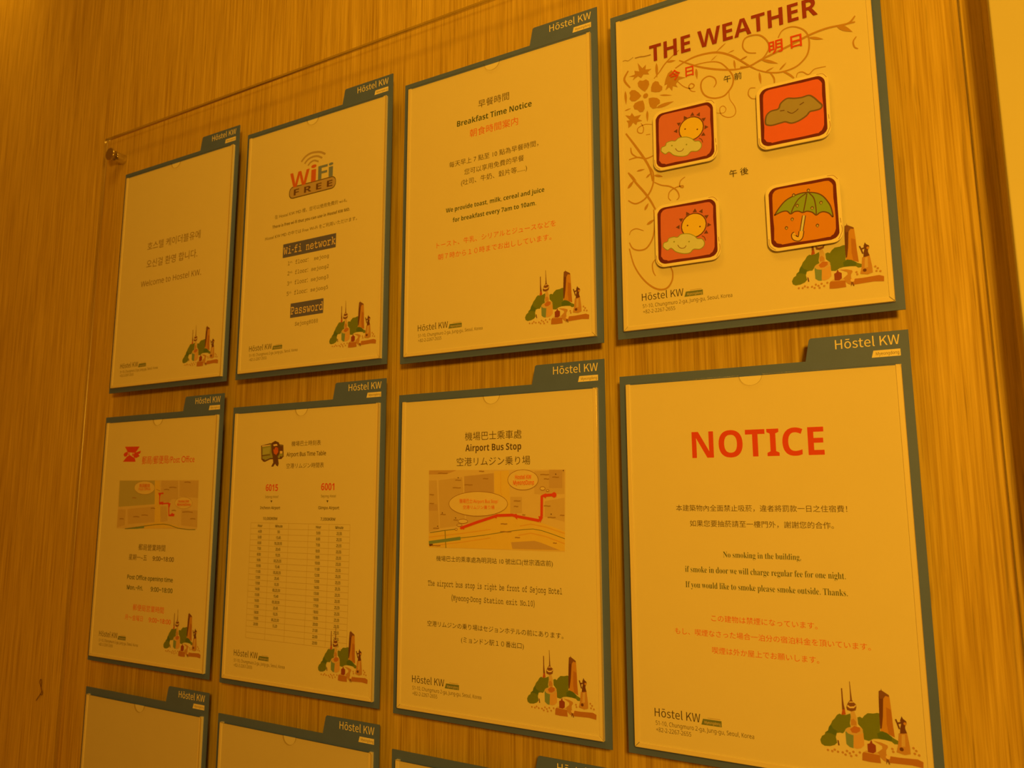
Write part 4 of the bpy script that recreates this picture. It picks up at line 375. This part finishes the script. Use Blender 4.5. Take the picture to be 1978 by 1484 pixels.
letters('text_line', s, [('在 Hostel KW MD 裡，您可以使用免費的 wi-fi。', 'cjk', 56.6, 168.6, 123, 'ink'), ('There is free wi-fi that you can use in Hostel KW MD.', 'bold', 53.2, 173.3, 134, 'ink', dict(cap=3.9)),
                         ('Hostel KW MD の中では Free Wi-Fi をご利用いただけます。', 'cjk', 42.1, 184, 147.3, 'ink')], D)
p = Print(); p.poly([(72.5, 157), (154.2, 157), (154.2, 173.8), (72.5, 173.8)], 'navy'); put_text(p, 'Wi-fi network', 'mono', 73.5, 153.4, 169.8, 'cream', cap=9.8); link('network_banner', p.mesh('network_banner'), s, (0, -D/1000, 0))
p = Print(); p.poly([(88.4, 231), (138.7, 231), (138.7, 248.2), (88.4, 248.2)], 'navy'); put_text(p, 'Password', 'mono', 89.2, 138, 244.2, 'cream', cap=9.8); link('password_banner', p.mesh('password_banner'), s, (0, -D/1000, 0))
rows = []
for y, n, sup, t in ((184, '1', 'st', 'sejong'), (196.3, '2', 'nd', 'sejong2'), (208.5, '3', 'rd', 'sejong3'), (220.8, '5', 'th', 'sejong5')):
    rows += [(n, 'mono', 81.4, 84.2, y, 'ink', dict(cap=4.8)), (sup+'.', 'mono', 84.8, 89.2, y-2.3, 'ink', dict(cap=2.4)), ('floor:', 'mono', 93.4, 113.4, y, 'ink', dict(cap=5.0)), (t, 'mono', 118.6 if t != 'sejong' else 122.2, 144.6, y, 'ink', dict(cap=4.6))]
rows += [('Sejong8088', 'mono', 96.6, 131.2, 258.2, 'ink', dict(cap=4.8))]
letters('network_line', s, rows, D)
# --- welcome
letters('text_line', sheets[(0, 0)], [('호스텔 케이더블유에', 'cjk', 63.8, 168.8, 123.4, 'grey_ink'), ('오신걸 환영 합니다.', 'cjk', 64.3, 165.2, 148.2, 'grey_ink'), ('Welcome to Hostel KW.', 'sans', 55.4, 174.5, 173.0, 'grey_ink', dict(cap=8.2))], D)
# --- post office
s = sheets[(1, 0)]
link('post_emblem', Print().art(EMBLEM, False).mesh('post_emblem'), s, (0, -D/1000, 0))
letters('heading', s, [('郵局/郵便局/Post Office', 'cjkb', 85.2, 184.9, 65.2, 'red', dict(asp=1.15))], D)
link('street_map', Print().art(POSTMAP, False).mesh('street_map'), s, (0, -D/1000, 0))
letters('map_lettering', s, [('明洞郵局', 'cjkb', 84.5, 105, 94.6, 'softred'), ('Post Office', 'sans', 83.5, 106.5, 97.8, 'softred', dict(cap=3)), ('Hostel KW', 'sansb', 160.7, 180, 112.9, 'softred', dict(cap=3)), ('MyeongDong', 'sansb', 159, 183, 116.8, 'softred', dict(cap=3))], D+.6)
letters('text_line', s, [('郵局營業時間', 'cjk', 90.5, 141.4, 172.6, 'ink'), ('星期一~五', 'cjk', 72.7, 108, 184.9, 'ink'), ('9:00~18:00', 'sansb', 119, 158.4, 184.2, 'ink', dict(cap=5.4))], D)
letters('text_line', s, [('Post Office opening time', 'sansb', 72.3, 159, 208.4, 'dkgreen', dict(cap=5.6)), ('Mon.~Fri.', 'sansb', 72.9, 104, 221, 'dkgreen', dict(cap=5.4)), ('9:00~18:00', 'sansb', 119, 159.6, 221, 'dkgreen', dict(cap=5.4))], D)
letters('text_line', s, [('郵便局営業時間', 'cjkb', 87.5, 146, 246, 'softred'), ('月〜金曜日', 'cjkb', 73, 108, 258, 'softred'), ('9:00~18:00', 'sansb', 119, 159.9, 257.4, 'softred', dict(cap=5.4))], D)
# --- bus timetable
s = sheets[(1, 1)]
link('bus_drawing', Print().art(BUS, False).mesh('bus_drawing'), s, (0, -D/1000, 0))
letters('heading', s, [('機場巴士時刻表', 'cjk', 98.9, 142.3, 49.8, 'ink'), ('Airport Bus Time Table', 'sansb', 91.8, 150.2, 61, 'ink', dict(cap=4.9)), ('空港リムジン時間表', 'cjk', 92.4, 147.8, 74.4, 'ink')], D)
letters('route_number', s, [('6015', 'bold', 62, 80.9, 99.2, 'red', dict(cap=7.6)), ('6001', 'bold', 144.9, 163.6, 98.8, 'red', dict(cap=7.6))], D)
letters('route_lettering', s, [('Sejong Hotel', 'sans', 61.7, 81.8, 107, 'ink', dict(cap=2.9)), ('Sejong Hotel', 'sans', 145.2, 166, 106.4, 'ink', dict(cap=2.9)), ('▼', 'cjk', 70.2, 73.2, 112.3, 'black'), ('▼', 'cjk', 153, 156, 112.1, 'black'),
        ('Incheon Airport', 'sansb', 54.6, 85.6, 119.4, 'black', dict(cap=3.3)), ('Gimpo Airport', 'sansb', 141.9, 171.3, 119, 'black', dict(cap=3.3)), ('10,000KRW', 'sansb', 59.8, 82.3, 131.4, 'black', dict(cap=3.2)), ('7,000KRW', 'sansb', 145.7, 166.6, 131, 'black', dict(cap=3.2))], D)
cols = (41.2, 70.8, 99.5, 128.6, 158, 186.8); ty0, rh = 134.8, 6.31
p = Print()
for x in cols: p.stroke([(x, ty0), (x, ty0+20*rh)], .22, 'mapt', False)
for i in range(21): p.stroke([(cols[0], ty0+i*rh), (cols[-1], ty0+i*rh)], .22, 'mapt', False)
link('table_rules', p.mesh('table_rules'), s, (0, -D/1000, 0))
rows = []
def cell(t, x, i, h=3.0):
    w = len(t)*1.72*(.82 if ',' in t or ':' in t else 1.05); rows.append((t, 'sansb', x-w/2, x+w/2, ty0+i*rh+4.6, 'black', dict(cap=h)))
for x, t in ((56, 'Hour'), (85, 'Minute'), (143.3, 'Hour'), (172.4, 'Minute')): cell(t, x, 0)
mins = ['50', '15,45', '05,30,55', '20,45', '10,35', '00,25,55', '15,40', '05,30,55', '20,45', '10,35', '00,25,50', '15,40', '05,30,55', '20,45', '10,35', '00,25,50', '15,20']
for i, t in enumerate(mins): cell('%d:00' % (i+4), 56, i+1); cell(t, 85, i+1)
for i in range(19): cell('%d:00' % (i+5), 143.3, i+1); cell('25,55', 172.4, i+1)
letters('table_figure', s, rows, D+.12)
# --- bus stop map
s = sheets[(1, 2)]
letters('heading', s, [('機場巴士乘車處', 'cjk', 82.6, 145.1, 50.6, 'ink'), ('Airport Bus Stop', 'bold', 83.2, 144.6, 60.9, 'ink', dict(cap=6.8)), ('空港リムジン乗り場', 'cjk', 73.4, 154, 75.2, 'ink')], D)
link('route_map', Print().art(BUSMAP, False).mesh('route_map'), s, (0, -D/1000, 0))
letters('map_lettering', s, [('Hostel KW', 'sansb', 138.4, 155.4, 88.2, 'softred', dict(cap=3.9)), ('MyeongDong', 'sansb', 136.4, 158, 93.4, 'softred', dict(cap=3.9)), ('機場巴士/Airport Bus Stop/', 'cjkb', 77.2, 120.3, 111.4, 'softred', dict(asp=1.25)), ('空港リムジン乗り場', 'cjkb', 81.4, 116.3, 116.2, 'softred')], D+.75)
letters('text_line', s, [('機場巴士的乘車處為明洞站 10 號出口(世宗酒店前)', 'cjk', 50.6, 175.9, 167.2, 'black')], D)
letters('text_line', s, [('The airport bus stop is right be front of Sejong Hotel', 'mono', 41.3, 184.7, 190, 'black', dict(cap=5.6)), ('(Myeong-Dong Station exit No.10)', 'mono', 68.7, 157.4, 202.2, 'black', dict(cap=5.6))], D)
letters('text_line', s, [('空港リムジンの乗り場はセジョンホテルの前にあります。', 'cjk', 41.2, 185.4, 228, 'black'), ('(ミョンドン駅１０番出口)', 'cjk', 79.8, 146.2, 240.8, 'black')], D)

# ------------------------------------------------------------------ weather cards stuck on the weather holder's cover
def card_mesh(fill):
    random.seed(7)
    p = Print()
    def wob(pts, a): return [(x+random.uniform(-a, a), y+random.uniform(-a, a)) for x, y in pts]
    p.poly(wob(rrect(-25.6, -25.6, 25.6, 25.6, 6.5, 6), .15), 'frame')
    inner = []
    for x, y in rrect(-23.0, -23.4, 23.2, 23.0, 6.0, 6): inner.append((x, y))
    ring = []
    n = len(inner)
    for i in range(n):
        a, b = inner[i], inner[(i+1) % n]
        for k in range(4 if math.dist(a, b) > 6 else 1):
            t = k/4; ring.append((a[0]+(b[0]-a[0])*t+random.uniform(-.4, .4), a[1]+(b[1]-a[1])*t+random.uniform(-.4, .4)))
    p.poly(ring, fill)
    for a in ([(19.5, -27.2), (24, -26.6), (26.9, -23)], [(27.3, 15), (27.4, 20), (24.5, 26)], [(-27.2, 17), (-26.6, 23), (-22.5, 27)], [(26.7, 9), (27.0, 13)]): p.stroke(a, .35, 'brn')
    return p.mesh('picture_frame')
card_me = prism(rrect(-28.2, -28.2, 28.2, 28.2, 8, 8), 6.0, 7.0, 'card', CARD, .25)
magnet_me = prism(rrect(-7, -7, 7, 7, 6.9, 8), 4.62, 5.98, 'magnet', HAIR)
frames = {k: card_mesh(k) for k in ('cardred', 'cardred2', 'cardorange')}
arts = {'sc': Print().art(SUNCLOUD).mesh('picture'), 'gc': Print().art(GREYCLOUD).mesh('picture'), 'um': Print().art(UMBRELLA).mesh('picture')}
for x, y, rot, fr, ar, lab in ((68.5, 138.9, .5, 'cardred', 'sc', 'pink sun-and-cloud card, upper of the two on the weather sheet'), (158.3, 140.3, .6, 'cardred2', 'gc', 'red card with a smiling grey cloud on the weather sheet'),
                       (67.3, 227.1, .3, 'cardred', 'sc', 'pink sun-and-cloud card, lower of the two on the weather sheet'), (161.4, 228.1, -.2, 'cardorange', 'um', 'orange card with a green umbrella on the weather sheet')):
    o = origin(0, 3) + Vector((x/1000, 0, -y/1000))
    t = thing('weather_card', o, lab, 'card', 'weather picture cards'); t.rotation_euler = (0, math.radians(rot), 0)
    link('card', card_me, t); link('magnet', magnet_me, t); link('picture_frame', frames[fr], t, (0, -.00702, 0)); link('picture', arts[ar], t, (0, -.00706, 0))

# ------------------------------------------------------------------ a curl of hair stuck to the wall
cu = bpy.data.curves.new('hair', 'CURVE'); cu.dimensions = '3D'; cu.bevel_depth = .00042; cu.bevel_resolution = 2
sp = cu.splines.new('NURBS'); pts = [(-9, -13), (-4, -8), (1, -3), (4, 1), (1, 6), (-2, 10), (-4, 14), (-1, 17), (2, 14), (0, 9), (2, 3), (6, -1), (5, -5), (1, -4)]
sp.points.add(len(pts)-1)
for q, (a, b) in zip(sp.points, pts): q.co = (a/1000, -.0007 - .0006*(abs(a) % 3), b/1000, 1)
sp.use_endpoint_u = True; sp.order_u = 4
tmp = bpy.data.objects.new('tmp', cu); me = bpy.data.meshes.new_from_object(tmp); bpy.data.objects.remove(tmp); me.materials.append(HAIR)
tag(link('hair_curl', me, None, mm(-132, 21, -718)), 'small dark curl of hair stuck to the wood wall left of the board', 'hair')

for ob in CURVES.values(): bpy.data.objects.remove(ob)
